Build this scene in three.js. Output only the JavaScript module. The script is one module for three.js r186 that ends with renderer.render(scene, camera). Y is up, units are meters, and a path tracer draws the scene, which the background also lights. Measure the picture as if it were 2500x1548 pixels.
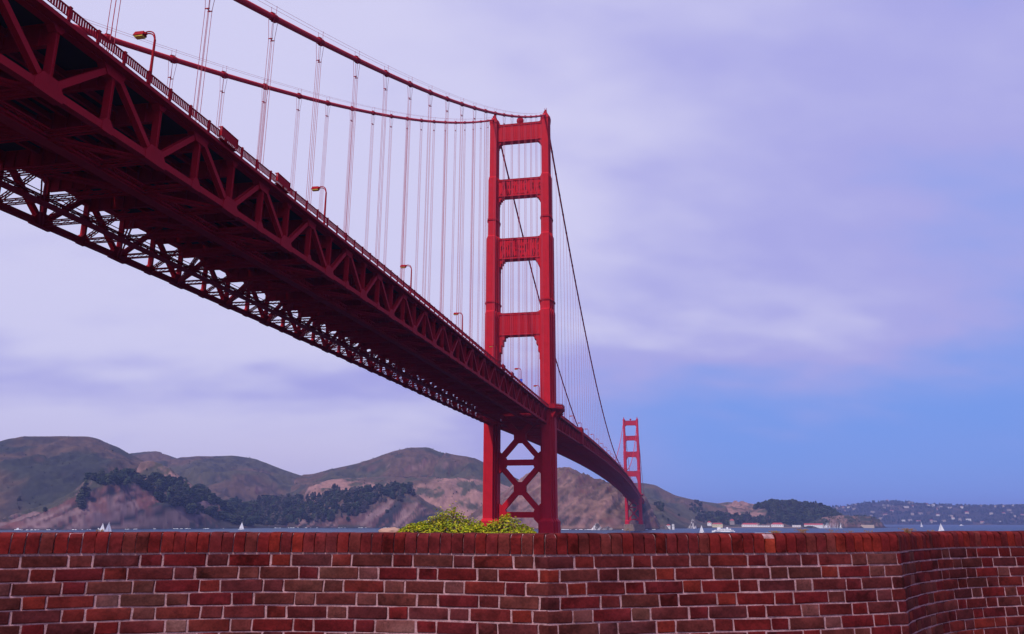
import * as THREE from 'three';
import { mergeGeometries } from 'three/addons/utils/BufferGeometryUtils.js';

// ---------------------------------------------------------------- camera, sky, sun, exposure
const scene = new THREE.Scene();
const camera = new THREE.PerspectiveCamera(44.46, 1024 / 634, 0.1, 60000);
const EYE = new THREE.Vector3(67.275, 19.34, 366.367);
camera.position.copy(EYE);
camera.rotation.order = 'YXZ';
camera.rotation.set(0.25654, 0.19254, 0.00255);
const renderer = new THREE.WebGLRenderer({ antialias: true });
renderer.toneMapping = THREE.LinearToneMapping;
renderer.toneMappingExposure = 1.0;
renderer.shadowMap.enabled = true;

function mulberry(a) { return () => { a |= 0; a = a + 0x6D2B79F5 | 0; let t = Math.imul(a ^ a >>> 15, 1 | a); t = t + Math.imul(t ^ t >>> 7, 61 | t) ^ t; return ((t ^ t >>> 14) >>> 0) / 4294967296; }; }
const hash3 = (x, y, z) => { let h = Math.imul(x, 374761393) + Math.imul(y, 668265263) + Math.imul(z, 1274126177) | 0; h = Math.imul(h ^ h >>> 13, 1274126177); return ((h ^ h >>> 16) >>> 0) / 4294967296; };
const sm = (t) => t * t * (3 - 2 * t), mix = (a, b, t) => a + (b - a) * t, clamp = (v, a = 0, b = 1) => Math.min(b, Math.max(a, v));
const step = (a, b, v) => sm(clamp((v - a) / (b - a)));
function noise3(x, y, z) {
  const X = Math.floor(x), Y = Math.floor(y), Z = Math.floor(z), u = sm(x - X), v = sm(y - Y), w = sm(z - Z);
  const c = (i, j, k) => hash3(X + i, Y + j, Z + k);
  return mix(mix(mix(c(0, 0, 0), c(1, 0, 0), u), mix(c(0, 1, 0), c(1, 1, 0), u), v), mix(mix(c(0, 0, 1), c(1, 0, 1), u), mix(c(0, 1, 1), c(1, 1, 1), u), v), w);
}
function noise2(x, y) {
  const X = Math.floor(x), Y = Math.floor(y), u = sm(x - X), v = sm(y - Y);
  return mix(mix(hash3(X, Y, 7), hash3(X + 1, Y, 7), u), mix(hash3(X, Y + 1, 7), hash3(X + 1, Y + 1, 7), u), v);
}
const fbm2 = (x, y, n = 4) => { let s = 0, a = 0.5, t = 0; for (let i = 0; i < n; i++) { s += a * noise2(x, y); t += a; x = x * 2.03 + 17.1; y = y * 2.03 - 9.7; a *= 0.5; } return s / t; };
const fbm3 = (x, y, z, n = 4) => { let s = 0, a = 0.5, t = 0; for (let i = 0; i < n; i++) { s += a * noise3(x, y, z); t += a; x = x * 2.03 + 17.1; y = y * 2.03 - 9.7; z = z * 2.03 + 3.3; a *= 0.5; } return s / t; };

// sky: thin high cloud streaming in from the west, clearer to the north-east
{
  const w = 2048, h = 1024, data = new Float32Array(w * h * 4);
  const blue = [0.170, 0.345, 0.86], lav = [0.415, 0.412, 0.81], white = [0.655, 0.64, 0.90], rose = [0.64, 0.56, 0.79];
  const cover = [[-180, 0.7], [-110, 0.85], [-45, 0.92], [-20, 0.84], [-8, 0.70], [0, 0.62], [10, 0.56], [22, 0.48], [45, 0.36], [100, 0.45], [180, 0.7]];
  const coverAt = (d) => { let k = 0; while (cover[k + 1][0] < d) k++; return mix(cover[k][1], cover[k + 1][1], sm((d - cover[k][0]) / (cover[k + 1][0] - cover[k][0]))); };
  for (let j = 0; j < h; j++) {
    const el = ((j + 0.5) / h - 0.5) * Math.PI, sy = Math.sin(el), cy = Math.cos(el), eld = Math.max(0, el * 180 / Math.PI);
    for (let i = 0; i < w; i++) {
      const ph = ((i + 0.5) / w - 0.5) * 2 * Math.PI, dx = Math.cos(ph) * cy, dz = Math.sin(ph) * cy, y = Math.max(sy, 0), k = 1 / (y + 0.25), px = dx * k, pz = dz * k;
      const b = Math.atan2(dx, -dz) * 180 / Math.PI;          // bearing, clockwise from north
      const n1 = fbm2(px * 1.1 + 4.2 + 0.5 * fbm2(px * 1.7 + 9, pz * 1.7, 3), pz * 1.5 - 2.0, 5) - 0.5, n2 = fbm2(px * 3.1 + 1.5 * pz, pz * 4.3 + 20, 5) - 0.5, n3 = fbm2(px * 9 + 5 * pz, pz * 12 + 7, 4) - 0.5;
      const east = step(-20, 6, b) * step(150, 90, b), west = step(-6, -20, b) * step(-175, -120, b);
      let c = coverAt(b) + 0.48 * n1 + 0.27 * n2 + 0.16 * n3;
      c -= 0.13 * Math.exp(-Math.pow((eld - 18.0 - 0.12 * (b - 18) + 5 * n1) / 4.2, 2)) * step(4, 22, b) * step(150, 90, b);   // clear slit in the cloud
      c += 0.07 * Math.exp(-Math.pow((eld - 13.5 + 6 * n2) / 2.6, 2)) * east;                                                  // lower edge of the cloud sheet
      c *= 1 - 0.9 * step(16.0, 5.5, eld + 8 * n1 + 6 * n2) * east;                                                          // clear strip below it
      c -= 0.30 * Math.exp(-Math.pow((eld - 9.6 + 9 * n1 - 0.05 * (b + 30)) / 2.0, 2)) * west;                                 // grey band above the headlands
      c = clamp(c);
      const r = step(9, 2, eld) * west * (0.75 + 0.8 * n1), o = (j * w + i) * 4;
      for (let q = 0; q < 3; q++) {
        let v = c < 0.45 ? mix(blue[q], lav[q], c / 0.45) : mix(lav[q], white[q], sm(clamp((c - 0.45) / 0.45)));
        v = mix(v, rose[q], clamp(r) * 0.7);
        v = mix(v, [0.30, 0.40, 0.83][q], 0.3 * step(7, 1, eld) * east);                                                       // paler towards the horizon
        if (sy < 0) v = mix(v, [0.12, 0.14, 0.28][q], clamp(-sy * 4));
        data[o + q] = v;
      }
      data[o + 3] = 1;
    }
  }
  const sky = new THREE.DataTexture(data, w, h, THREE.RGBAFormat, THREE.FloatType);
  sky.mapping = THREE.EquirectangularReflectionMapping; sky.magFilter = THREE.LinearFilter; sky.minFilter = THREE.LinearFilter; sky.wrapS = THREE.RepeatWrapping; sky.needsUpdate = true;
  scene.background = sky; scene.environment = sky;
}
const sun = new THREE.DirectionalLight(new THREE.Color().setRGB(1.0, 0.91, 0.82), 3.3);
sun.target.position.set(60, 20, 300);
sun.position.copy(sun.target.position).addScaledVector(new THREE.Vector3(-0.19, 0.80, 0.57).normalize(), 900);
sun.castShadow = true; sun.shadow.radius = 3; sun.shadow.mapSize.set(4096, 4096);
Object.assign(sun.shadow.camera, { left: -500, right: 500, top: 500, bottom: -500, near: 1, far: 3000 });
scene.add(sun, sun.target);
scene.fog = new THREE.FogExp2(new THREE.Color().setRGB(0.33, 0.42, 0.95), 0.00009);

// ---------------------------------------------------------------- helpers
const V = (x, y, z) => new THREE.Vector3(x, y, z), UP = V(0, 1, 0);
const used = {};
function numbered(n) { used[n] = (used[n] ?? -1) + 1; return used[n] ? n + '_' + String(used[n]).padStart(3, '0') : n; }
function tag(o, label, category, group) { o.userData = { ...o.userData, label, category }; if (group) o.userData.group = group; return o; }
function thing(name, label, category, pos = [0, 0, 0], group) { const g = new THREE.Group(); g.name = numbered(name); g.position.set(...pos); tag(g, label, category, group); scene.add(g); return g; }
function part(name, geo, m, parent) { const o = new THREE.Mesh(geo, m); o.name = name; o.castShadow = o.receiveShadow = true; parent.add(o); return o; }
function single(name, geo, m, label, category, group) { const o = part(numbered(name), geo, m, scene); return tag(o, label, category, group); }
function structure(name, geo, m) { const o = part(name, geo, m, scene); o.userData.kind = 'structure'; return o; }
function sub(name, parent) { const g = new THREE.Group(); g.name = name; parent.add(g); return g; }
const stuff = (o) => { o.userData.kind = 'stuff'; return o; };
const merge = (l) => mergeGeometries(l.map((g) => { const n = g.index ? g.toNonIndexed() : g; for (const k of Object.keys(n.attributes)) if (!['position', 'normal', 'uv', 'color'].includes(k)) n.deleteAttribute(k); return n; }));
function mbox(w, h, d, x = 0, y = 0, z = 0) {                 // box with uv in metres
  const g = new THREE.BoxGeometry(w, h, d), uv = g.attributes.uv, s = [[d, h], [d, h], [w, d], [w, d], [w, h], [w, h]];
  for (let f = 0; f < 6; f++) for (let k = 0; k < 4; k++) uv.setXY(f * 4 + k, uv.getX(f * 4 + k) * s[f][0] + x, uv.getY(f * 4 + k) * s[f][1] + y);
  return g.translate(x, y, z);
}
function frame(a, b, up = UP) {
  const x = b.clone().sub(a), L = x.length(); x.divideScalar(L);
  const u = Math.abs(x.dot(up)) > 0.97 ? V(0, 0, 1) : up, z = x.clone().cross(u).normalize(), y = z.clone().cross(x);
  return [new THREE.Matrix4().makeBasis(x, y, z).setPosition(a.clone().add(b).multiplyScalar(0.5)), L];
}
function bar(a, b, h, w, up) { const [m, L] = frame(a, b, up); return mbox(L, h, w).applyMatrix4(m); }
function placeBar(o, a, b, up) { const [m, L] = frame(a, b, up); m.multiply(new THREE.Matrix4().makeScale(L / o.geometry.userData.L, 1, 1)); m.decompose(o.position, o.quaternion, o.scale); return o; }
const withL = (g, L) => { g.userData.L = L; return g; };
function rod(a, b, r, n = 6, r2 = r) { const [m, L] = frame(a, b); return new THREE.CylinderGeometry(r2, r, L, n, 1, false).rotateZ(-Math.PI / 2).applyMatrix4(m); }
function tubeAlong(pts, r, n = 8) { return new THREE.TubeGeometry(new THREE.CatmullRomCurve3(pts), Math.max(2, (pts.length - 1) * 2), r, n, false); }
function lattice(L, H, D, pitch = H * 1.1, t = 0.1) {         // laced box strut along x
  const l = [];
  for (const sy of [-1, 1]) for (const sz of [-1, 1]) l.push(mbox(L, t, t, 0, sy * (H - t) / 2, sz * (D - t) / 2));
  const n = Math.max(2, Math.round(L / pitch)), p = L / n;
  for (const sz of [-1, 1]) for (let i = 0; i < n; i++) { const x = -L / 2 + i * p, s = i % 2 ? 1 : -1; l.push(bar(V(x, -s * (H / 2 - t), sz * D / 2 * 0.97), V(x + p, s * (H / 2 - t), sz * D / 2 * 0.97), t * 0.8, 0.03, V(0, 0, 1)).applyMatrix4(new THREE.Matrix4())); }
  return withL(merge(l), L);
}
function loft(A, ya, B, yb, capTop = true, capBottom = false) { // prism between two plans of equal count ([x, z] lists), flat faces, uv in metres
  const pos = [], uv = [], n = A.length; let run = 0;
  for (let i = 0; i < n; i++) {
    const j = (i + 1) % n, w = Math.hypot(A[j][0] - A[i][0], A[j][1] - A[i][1]);
    const q = [[A[i][0], ya, A[i][1], run, ya], [A[j][0], ya, A[j][1], run + w, ya], [B[j][0], yb, B[j][1], run + w, yb], [B[i][0], yb, B[i][1], run, yb]];
    for (const k of [0, 2, 1, 0, 3, 2]) { pos.push(q[k][0], q[k][1], q[k][2]); uv.push(q[k][3], q[k][4]); }
    run += w;
  }
  const cap = (P, y, flip) => { for (const t of THREE.ShapeUtils.triangulateShape(P.map((p) => new THREE.Vector2(p[0], p[1])), [])) for (const k of flip ? [0, 2, 1] : t.map((_, i) => i)) { const p = P[t[k]]; pos.push(p[0], y, p[1]); uv.push(p[0], p[1]); } };
  if (capTop) cap(B, yb, true); if (capBottom) cap(A, ya, false);
  const g = new THREE.BufferGeometry(); g.setAttribute('position', new THREE.Float32BufferAttribute(pos, 3)); g.setAttribute('uv', new THREE.Float32BufferAttribute(uv, 2)); g.computeVertexNormals(); return g;
}
function ribbon(profile, zs, yf) {                            // closed [x, y] profile carried along z over the height yf(z)
  const pos = [], uv = [], n = profile.length; let run = 0;
  for (let i = 0; i < n; i++) {
    const a = profile[i], b = profile[(i + 1) % n], w = Math.hypot(b[0] - a[0], b[1] - a[1]);
    for (let k = 0; k + 1 < zs.length; k++) {
      const z0 = zs[k], z1 = zs[k + 1], y0 = yf(z0), y1 = yf(z1);
      const q = [[a[0], a[1] + y0, z0, run, z0], [b[0], b[1] + y0, z0, run + w, z0], [b[0], b[1] + y1, z1, run + w, z1], [a[0], a[1] + y1, z1, run, z1]];
      for (const m of [0, 1, 2, 0, 2, 3]) { pos.push(q[m][0], q[m][1], q[m][2]); uv.push(q[m][3], q[m][4]); }
    }
    run += w;
  }
  for (const [z, f] of [[zs[0], 1], [zs[zs.length - 1], 0]]) for (const t of THREE.ShapeUtils.triangulateShape(profile.map((p) => new THREE.Vector2(...p)), [])) for (const k of f ? [0, 2, 1] : [0, 1, 2]) { const p = profile[t[k]]; pos.push(p[0], p[1] + yf(z), z); uv.push(...p); }
  const g = new THREE.BufferGeometry(); g.setAttribute('position', new THREE.Float32BufferAttribute(pos, 3)); g.setAttribute('uv', new THREE.Float32BufferAttribute(uv, 2)); g.computeVertexNormals(); return g;
}
const rect = (x0, y0, x1, y1) => [[x0, y0], [x1, y0], [x1, y1], [x0, y1]];
function plate(pts, d) { const g = new THREE.ExtrudeGeometry(new THREE.Shape(pts.map((p) => new THREE.Vector2(...p))), { depth: d, bevelEnabled: false }); return g.translate(0, 0, -d / 2); }
function texture(w, h, f, srgb = true) {                     // f(u, v) -> [r, g, b] 0..1, tiling is up to f
  const d = new Uint8Array(w * h * 4);
  for (let j = 0; j < h; j++) for (let i = 0; i < w; i++) { const c = f(i / w, j / h), o = (j * w + i) * 4; for (let q = 0; q < 3; q++) d[o + q] = clamp(c[q]) * 255; d[o + 3] = 255; }
  const t = new THREE.DataTexture(d, w, h); t.wrapS = t.wrapT = THREE.RepeatWrapping; t.magFilter = THREE.LinearFilter; t.minFilter = THREE.LinearMipmapLinearFilter; t.generateMipmaps = true; if (srgb) t.colorSpace = THREE.SRGBColorSpace; t.needsUpdate = true; return t;
}
const tile = (u, v, n, fx, fy = fx, o = 0) => {               // tiling fbm on the unit square
  let s = 0, a = 0.5, t = 0;
  for (let k = 0; k < n; k++) {
    const X = u * fx, Y = v * fy, x = Math.floor(X), y = Math.floor(Y), a1 = sm(X - x), b1 = sm(Y - y), c = (i, j) => hash3((x + i) % fx, (y + j) % fy, 31 + o + k);
    s += a * mix(mix(c(0, 0), c(1, 0), a1), mix(c(0, 1), c(1, 1), a1), b1); t += a; fx *= 2; fy *= 2; a *= 0.55;
  }
  return s / t;
};
const mat = (r, g, b, o = {}) => new THREE.MeshStandardMaterial({ color: new THREE.Color().setRGB(r, g, b), roughness: 0.7, side: THREE.DoubleSide, ...o });
const rep = (t, x, y = x) => { const c = t.clone(); c.repeat.set(x, y); c.needsUpdate = true; return c; };

// ---------------------------------------------------------------- materials
const steelTex = texture(512, 512, (u, v) => { const a = tile(u, v, 5, 6, 6), s = tile(u, v, 4, 40, 4, 9), k = 0.93 + 0.1 * (a - 0.5) - 0.16 * Math.pow(clamp((s - 0.5) * 2.2), 2); return [k, k, k]; });
const steelBump = texture(256, 256, (u, v) => { const rx = Math.abs((u * 8) % 1 - 0.5), ry = Math.abs((v * 2) % 1 - 0.5), r = (rx > 0.46 || ry > 0.485) ? 0.3 : 0.6, n = tile(u, v, 3, 16); const k = r + 0.2 * n; return [k, k, k]; }, false);
const matte = (r, g, b, o = {}) => paint(r, g, b, { roughness: 1, specularIntensity: 0.15, ...o });
const paint = (r, g, b, o) => new THREE.MeshPhysicalMaterial({ color: new THREE.Color().setRGB(r, g, b), side: THREE.DoubleSide, specularIntensity: 0.35, ...o });
const steel = paint(0.60, 0.007, 0.019, { roughness: 0.75, map: rep(steelTex, 1 / 14, 1 / 14), bumpMap: rep(steelBump, 1 / 8.5, 1 / 8.5), bumpScale: 0.02 });
const steelPlain = paint(0.45, 0.008, 0.020, { roughness: 0.8, specularIntensity: 0.25, map: rep(steelTex, 1 / 5, 1 / 5) });
const stainTex = texture(512, 256, (u, v) => { const s = tile(u, v, 4, 26, 2, 3), a = tile(u, v, 5, 8, 8, 5), k = 1 - 0.62 * step(0.44, 0.58, s) * step(0.28, 0.55, a); return [k, k * 0.98, k]; });
const steelStain = paint(0.60, 0.007, 0.019, { roughness: 0.8, map: rep(stainTex, 1 / 24, 1 / 9.3) });
const cableMat = paint(0.56, 0.010, 0.024, { roughness: 0.7 });
const ropeMat = paint(0.50, 0.06, 0.09, { roughness: 0.7 });
const asphalt = matte(0.045, 0.043, 0.045);
const concreteTex = texture(256, 256, (u, v) => { const a = tile(u, v, 5, 5), k = 0.8 + 0.35 * (a - 0.5); return [k, k * 0.98, k * 0.95]; });
const concrete = mat(0.36, 0.25, 0.21, { roughness: 0.9, map: rep(concreteTex, 1 / 12) });

// ---------------------------------------------------------------- water and land
{
  const bump = texture(1024, 1024, (u, v) => { const k = 0.5 * tile(u, v, 5, 24, 40) + 0.5 * tile(u, v, 4, 70, 120, 3); return [k, k, k]; }, false);
  const t = rep(bump, 1 / 140, 1 / 140);
  const g = new THREE.PlaneGeometry(60000, 60000).rotateX(-Math.PI / 2); const uv = g.attributes.uv, p = g.attributes.position; for (let i = 0; i < 4; i++) uv.setXY(i, p.getX(i), p.getZ(i));
  structure('water', g, new THREE.MeshPhysicalMaterial({ color: new THREE.Color().setRGB(0.006, 0.030, 0.085), roughness: 0.42, ior: 1.33, bumpMap: t, bumpScale: 1.1 }));
}
{ // the shore that the fort and the near end of the bridge stand on
  const g = new THREE.BufferGeometry(), pos = [], idx = [], N = 60, M = 40;
  for (let i = 0; i <= N; i++) for (let j = 0; j <= M; j++) { const x = mix(-160, 150, i / N), z = mix(262 + 14 * fbm2(x / 30, 2, 3) + Math.abs(x - 40) * 0.25, 460, j / M); pos.push(x, j ? 3.2 + 0.6 * fbm2(x / 8, z / 8, 3) + Math.max(0, z - 400) * 0.05 : -3, z); }
  for (let i = 0; i < N; i++) for (let j = 0; j < M; j++) { const q = i * (M + 1) + j; idx.push(q, q + 1, q + M + 1, q + 1, q + M + 2, q + M + 1); }
  g.setAttribute('position', new THREE.Float32BufferAttribute(pos, 3)); g.setIndex(idx); g.computeVertexNormals(); structure('shore', g, asphalt);
}
const LAND = {"headlands":{"shore":[[-0.8599,1656],[-0.7587,1727],[-0.6829,1750],[-0.6005,1866],[-0.5117,1976],[-0.4651,2073],[-0.3386,2088],[-0.2428,1964],[-0.1562,1864]],"ridges":[{"k":"hill","wf":700,"wb":400,"p":[[-0.8716,2600,174.1],[-0.8072,2582,213.9],[-0.7719,2573,227.2],[-0.7649,2571,234.8],[-0.7503,2567,242.2],[-0.7351,2564,245.3],[-0.7156,2559,247.6],[-0.6896,2553,249.5],[-0.6791,2551,244.8],[-0.6695,2541,232.2],[-0.6573,2519,220.1],[-0.646,2500,202.3],[-0.6326,2477,185.7],[-0.6201,2456,165.9],[-0.598,2419,134.7],[-0.5745,2380,100.6],[-0.5411,2326,50.7],[-0.5126,2280,20.5]]},{"k":"far","wf":900,"wb":500,"p":[[-0.6715,3500,227.3],[-0.6517,3500,257.0],[-0.646,3500,275.5],[-0.6355,3500,278.6],[-0.6249,3500,284.9],[-0.6162,3500,284.4],[-0.605,3500,274.2],[-0.5913,3500,257.6],[-0.5773,3500,237.5],[-0.5537,3500,198.0]]},{"k":"brown","wf":900,"wb":500,"p":[[-0.6074,3200,193.6],[-0.591,3200,228.1],[-0.5845,3200,234.8],[-0.5737,3200,246.6],[-0.5602,3200,251.0],[-0.5352,3200,258.0],[-0.5187,3200,251.7],[-0.5068,3200,244.9],[-0.4921,3200,227.3],[-0.4798,3200,212.4],[-0.4566,3200,185.6],[-0.4403,3200,170.7],[-0.4204,3200,151.1]]},{"k":"cliff","wf":0,"wb":160,"p":[[-0.8607,1850,6.3],[-0.7809,1850,8.3],[-0.7601,1850,15.9],[-0.7392,1872,31.8],[-0.7211,1890,43.5],[-0.7068,1905,61.4],[-0.687,1925,90.5],[-0.6732,1938,96.8],[-0.6491,1960,107.7],[-0.634,1971,101.7],[-0.6188,1982,97.3],[-0.5924,2001,91.7],[-0.5741,2013,79.6],[-0.5508,2029,59.8],[-0.5316,2041,37.4],[-0.5125,2054,18.5],[-0.5006,2060,8.8]]},{"k":"sand","wf":260,"wb":200,"p":[[-0.6447,2170,113.4],[-0.6393,2170,130.6],[-0.6316,2170,147.1],[-0.6234,2170,154.7],[-0.6123,2170,147.3],[-0.5985,2170,132.9],[-0.5843,2170,113.3],[-0.5699,2170,90.5],[-0.5506,2170,58.6]]},{"k":"grass","wf":700,"wb":500,"p":[[-0.4734,2950,131.6],[-0.4563,2950,158.2],[-0.4406,2950,171.9],[-0.4191,2950,197.8],[-0.3872,2950,219.9],[-0.3674,2950,238.7],[-0.3474,2950,262.1],[-0.322,2950,278.3],[-0.3015,2950,280.6],[-0.2936,2950,274.8],[-0.2779,2950,254.1],[-0.2596,2950,219.8],[-0.2438,2950,182.5]]},{"k":"grass","wf":500,"wb":500,"p":[[-0.3208,2750,162.9],[-0.3007,2750,198.2],[-0.2778,2750,228.3],[-0.2494,2750,233.2],[-0.2389,2750,227.7],[-0.2274,2750,213.8],[-0.2128,2750,197.1],[-0.205,2750,185.9],[-0.1858,2750,160.9],[-0.161,2750,130.4]]},{"k":"sand","wf":300,"wb":350,"p":[[-0.4503,2480,60.3],[-0.4463,2480,90.4],[-0.4435,2480,109.8],[-0.4326,2480,122.3],[-0.4158,2480,135.0],[-0.3961,2480,139.3],[-0.346,2480,139.5],[-0.2951,2480,135.6],[-0.2539,2480,131.3],[-0.2075,2480,119.2],[-0.1662,2480,88.3]]},{"k":"low","wf":0,"wb":200,"p":[[-0.5303,2230,5.8],[-0.4938,2230,13.2],[-0.4664,2230,37.8],[-0.4382,2230,55.3],[-0.4049,2230,81.9],[-0.3705,2230,95.8],[-0.3406,2230,107.4],[-0.3203,2230,103.3],[-0.3073,2230,83.5],[-0.2891,2230,52.7],[-0.2684,2230,25.2],[-0.2428,2230,4.5]]},{"k":"hill","wf":300,"wb":400,"p":[[-0.5493,2400,29.2],[-0.5322,2400,57.5],[-0.5051,2400,72.9],[-0.4675,2400,73.7],[-0.4386,2400,70.8],[-0.3947,2400,71.6],[-0.3448,2400,66.4]]}]},"bluff":{"shore":[[-0.2732,1906],[-0.1919,1804],[-0.1156,1776],[-0.0753,1783],[-0.0452,1803],[-0.0155,1867],[0.0042,1975]],"ridges":[{"k":"bluff","wf":0,"wb":140,"p":[[-0.2707,2050,-0.5],[-0.2631,2057,5.6],[-0.2531,2067,17.7],[-0.2278,2091,53.1],[-0.1858,2131,111.8],[-0.1661,2150,138.8],[-0.1345,2136,153.2],[-0.1247,2132,152.9],[-0.1143,2127,150.5],[-0.1042,2123,137.2],[-0.094,2118,127.2],[-0.0787,2111,118.3],[-0.0687,2107,109.6],[-0.0536,2100,97.6],[-0.0411,2050,88.5],[-0.0312,2015,80.3],[-0.024,2000,65.0],[-0.0184,1988,45.2],[-0.0129,1976,22.8],[-0.0093,1968,7.6],[-0.0065,1962,1.9]]}]},"ridge":{"shore":[[-0.0752,2009],[-0.0056,2068],[0.0335,2224],[0.0624,2420],[0.1049,2514],[0.1732,2603],[0.1996,2655]],"ridges":[{"k":"grass","wf":600,"wb":400,"p":[[-0.0942,3150,154.4],[-0.0635,3150,165.2],[-0.0281,3150,163.2],[-0.0131,3150,155.1],[0.0015,3150,129.9],[0.0111,3150,114.2],[0.0354,3150,95.5],[0.0546,3150,84.6],[0.0781,3150,60.2]]},{"k":"sand","wf":500,"wb":400,"p":[[0.0299,3300,62.2],[0.0447,3300,76.6],[0.0593,3300,82.9],[0.0691,3300,90.7],[0.0835,3300,92.2],[0.0975,3300,85.7],[0.1067,3300,76.1],[0.1204,3300,60.4],[0.1428,3300,35.5]]},{"k":"brown","wf":0,"wb":200,"p":[[-0.0341,2420,68.6],[-0.019,2454,74.1],[-0.0041,2489,74.9],[0.0104,2523,58.3],[0.0246,2557,34.0],[0.0387,2591,13.0],[0.0506,2620,4.3],[0.0816,2662,4.4],[0.1098,2700,7.0]]},{"k":"sand","wf":300,"wb":200,"p":[[0.0193,2950,14.8],[0.0343,2950,33.4],[0.054,2950,50.5],[0.0733,2950,59.0],[0.0968,2950,50.5],[0.1156,2950,53.2],[0.129,2950,33.7]]},{"k":"grove","wf":350,"wb":300,"p":[[0.0818,3050,15.2],[0.0966,3050,39.9],[0.1065,3050,61.7],[0.1232,3050,78.9],[0.1485,3050,75.7],[0.1707,3050,64.1],[0.186,3050,52.7],[0.1942,3050,34.4],[0.2022,3050,9.4]]}]},"point":{"shore":[[0.1462,2378],[0.1952,2521],[0.2381,2705],[0.2487,2913]],"ridges":[{"k":"point","wf":0,"wb":200,"p":[[0.1462,2620,-0.8],[0.1555,2641,5.3],[0.1626,2658,16.4],[0.1787,2695,31.4],[0.1966,2738,36.6],[0.2183,2791,37.0],[0.231,2824,34.6],[0.2358,2836,27.0],[0.2396,2847,14.3],[0.2425,2856,2.8],[0.244,2860,-1.0]]}]},"far_hills":{"shore":[[0.1556,4939],[0.2594,5564],[0.3757,5767],[0.477,6024]],"ridges":[{"k":"town","wf":0,"wb":600,"p":[[0.1568,6700,83.5],[0.175,6700,105.1],[0.193,6700,117.2],[0.2062,6700,126.1],[0.2195,6700,141.0],[0.2412,6700,161.5],[0.258,6700,163.7],[0.2742,6700,144.9],[0.2863,6700,135.5],[0.3063,6700,131.7],[0.3412,6700,127.3],[0.3784,6700,125.5],[0.448,6700,132.6],[0.4803,6700,135.7]]},{"k":"grass","wf":500,"wb":600,"p":[[0.24,7600,98.1],[0.2741,7600,155.0],[0.3063,7600,150.1],[0.3182,7600,152.8],[0.3413,7600,148.3],[0.3565,7600,153.9],[0.3787,7600,155.7],[0.4483,7600,166.1],[0.4806,7600,163.2]]}]}};
const at = (tab, b, k) => { let i = 0; const n = tab.length; if (b <= tab[0][0]) return tab[0][k]; if (b >= tab[n - 1][0]) return tab[n - 1][k]; while (tab[i + 1][0] < b) i++; return mix(tab[i][k], tab[i + 1][k], (b - tab[i][0]) / (tab[i + 1][0] - tab[i][0])); };
const soft = (tab, b, k, e) => (at(tab, b - e, k) + 2 * at(tab, b, k) + at(tab, b + e, k)) / 4;
const ridged = (x, y, n = 4) => { let s = 0, a = 0.5, t = 0; for (let i = 0; i < n; i++) { const v = 1 - Math.abs(noise2(x, y) * 2 - 1); s += a * v * v; t += a; x = x * 2.07 + 5.3; y = y * 2.07 - 2.1; a *= 0.5; } return s / t; };
const spot = (b, r) => [EYE.x + r * Math.sin(b), EYE.z - r * Math.cos(b)];
function heightAt(L, b, r) {
  const r0 = at(L.shore, b, 1); let S = 0, best = 0, kind = 'low', bt = 0;
  for (const R of L.ridges) {
    const b0 = R.p[0][0], b1 = R.p[R.p.length - 1][0]; let edge = 1;
    if (b < b0) edge = Math.exp(-Math.pow((b - b0) / 0.012, 2)); else if (b > b1) edge = Math.exp(-Math.pow((b - b1) / 0.012, 2));
    if (edge < 0.01) continue;
    const hc = soft(R.p, b, 2, 0.0025) * edge, rc = Math.max(at(R.p, b, 1), r0 + 60), rs = R.wf ? rc - R.wf : r0; let h, t;
    if (r <= rc) { t = clamp((r - rs) / (rc - rs)); h = hc * Math.sin(Math.PI / 2 * Math.pow(t, R.k === 'cliff' || R.k === 'bluff' || R.k === 'point' ? 0.8 : 1.0)); } else { t = 1 + (r - rc) / R.wb; h = hc * Math.exp(-Math.pow((r - rc) / R.wb, 2)); }
    S += Math.pow(Math.max(h, 0), 8); if (h > best) { best = h; kind = R.k; bt = t; }
  }
  let H = Math.pow(S, 1 / 8);
  const [x, z] = spot(b, r), inside = clamp(bt, 0, 1), m = 4 * inside * (1 - inside), big = r > 4500 ? 2.2 : 1;
  if (bt < 1) { const hill = kind === 'hill' || kind === 'grass' || kind === 'brown' || kind === 'far', w = (hill ? 230 : 130) * big; const v = ridged(x / w + 3, z / w, 4); H += hill ? m * Math.min(H * 0.55, 60) * Math.min(0, v - 0.72) * 1.5 : m * Math.min(H * 0.5, 26) * (v - 0.45) * 1.5; }
  H += Math.min(1, H / 12) * (fbm2(x / 28, z / 28, 4) - 0.5) * (kind === 'cliff' || kind === 'bluff' || kind === 'low' ? 9 : 4) * (bt > 0.9 ? 0.35 : 1) ;
  if (kind === 'cliff' || kind === 'bluff' || kind === 'low' || kind === 'point') { const s = b * r; H += m * Math.min(1, H / 20) * (18 * (ridged((s - H * 0.9) / 42, (s + H) / 170, 4) - 0.5) + 4 * (ridged(x / 17, z / 17, 3) - 0.5)); }
  if (r < r0 + 25) H = H * clamp((r - r0) / 25) - 6 * clamp((r0 + 6 - r) / 20);
  return [H, kind, bt];
}
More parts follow.
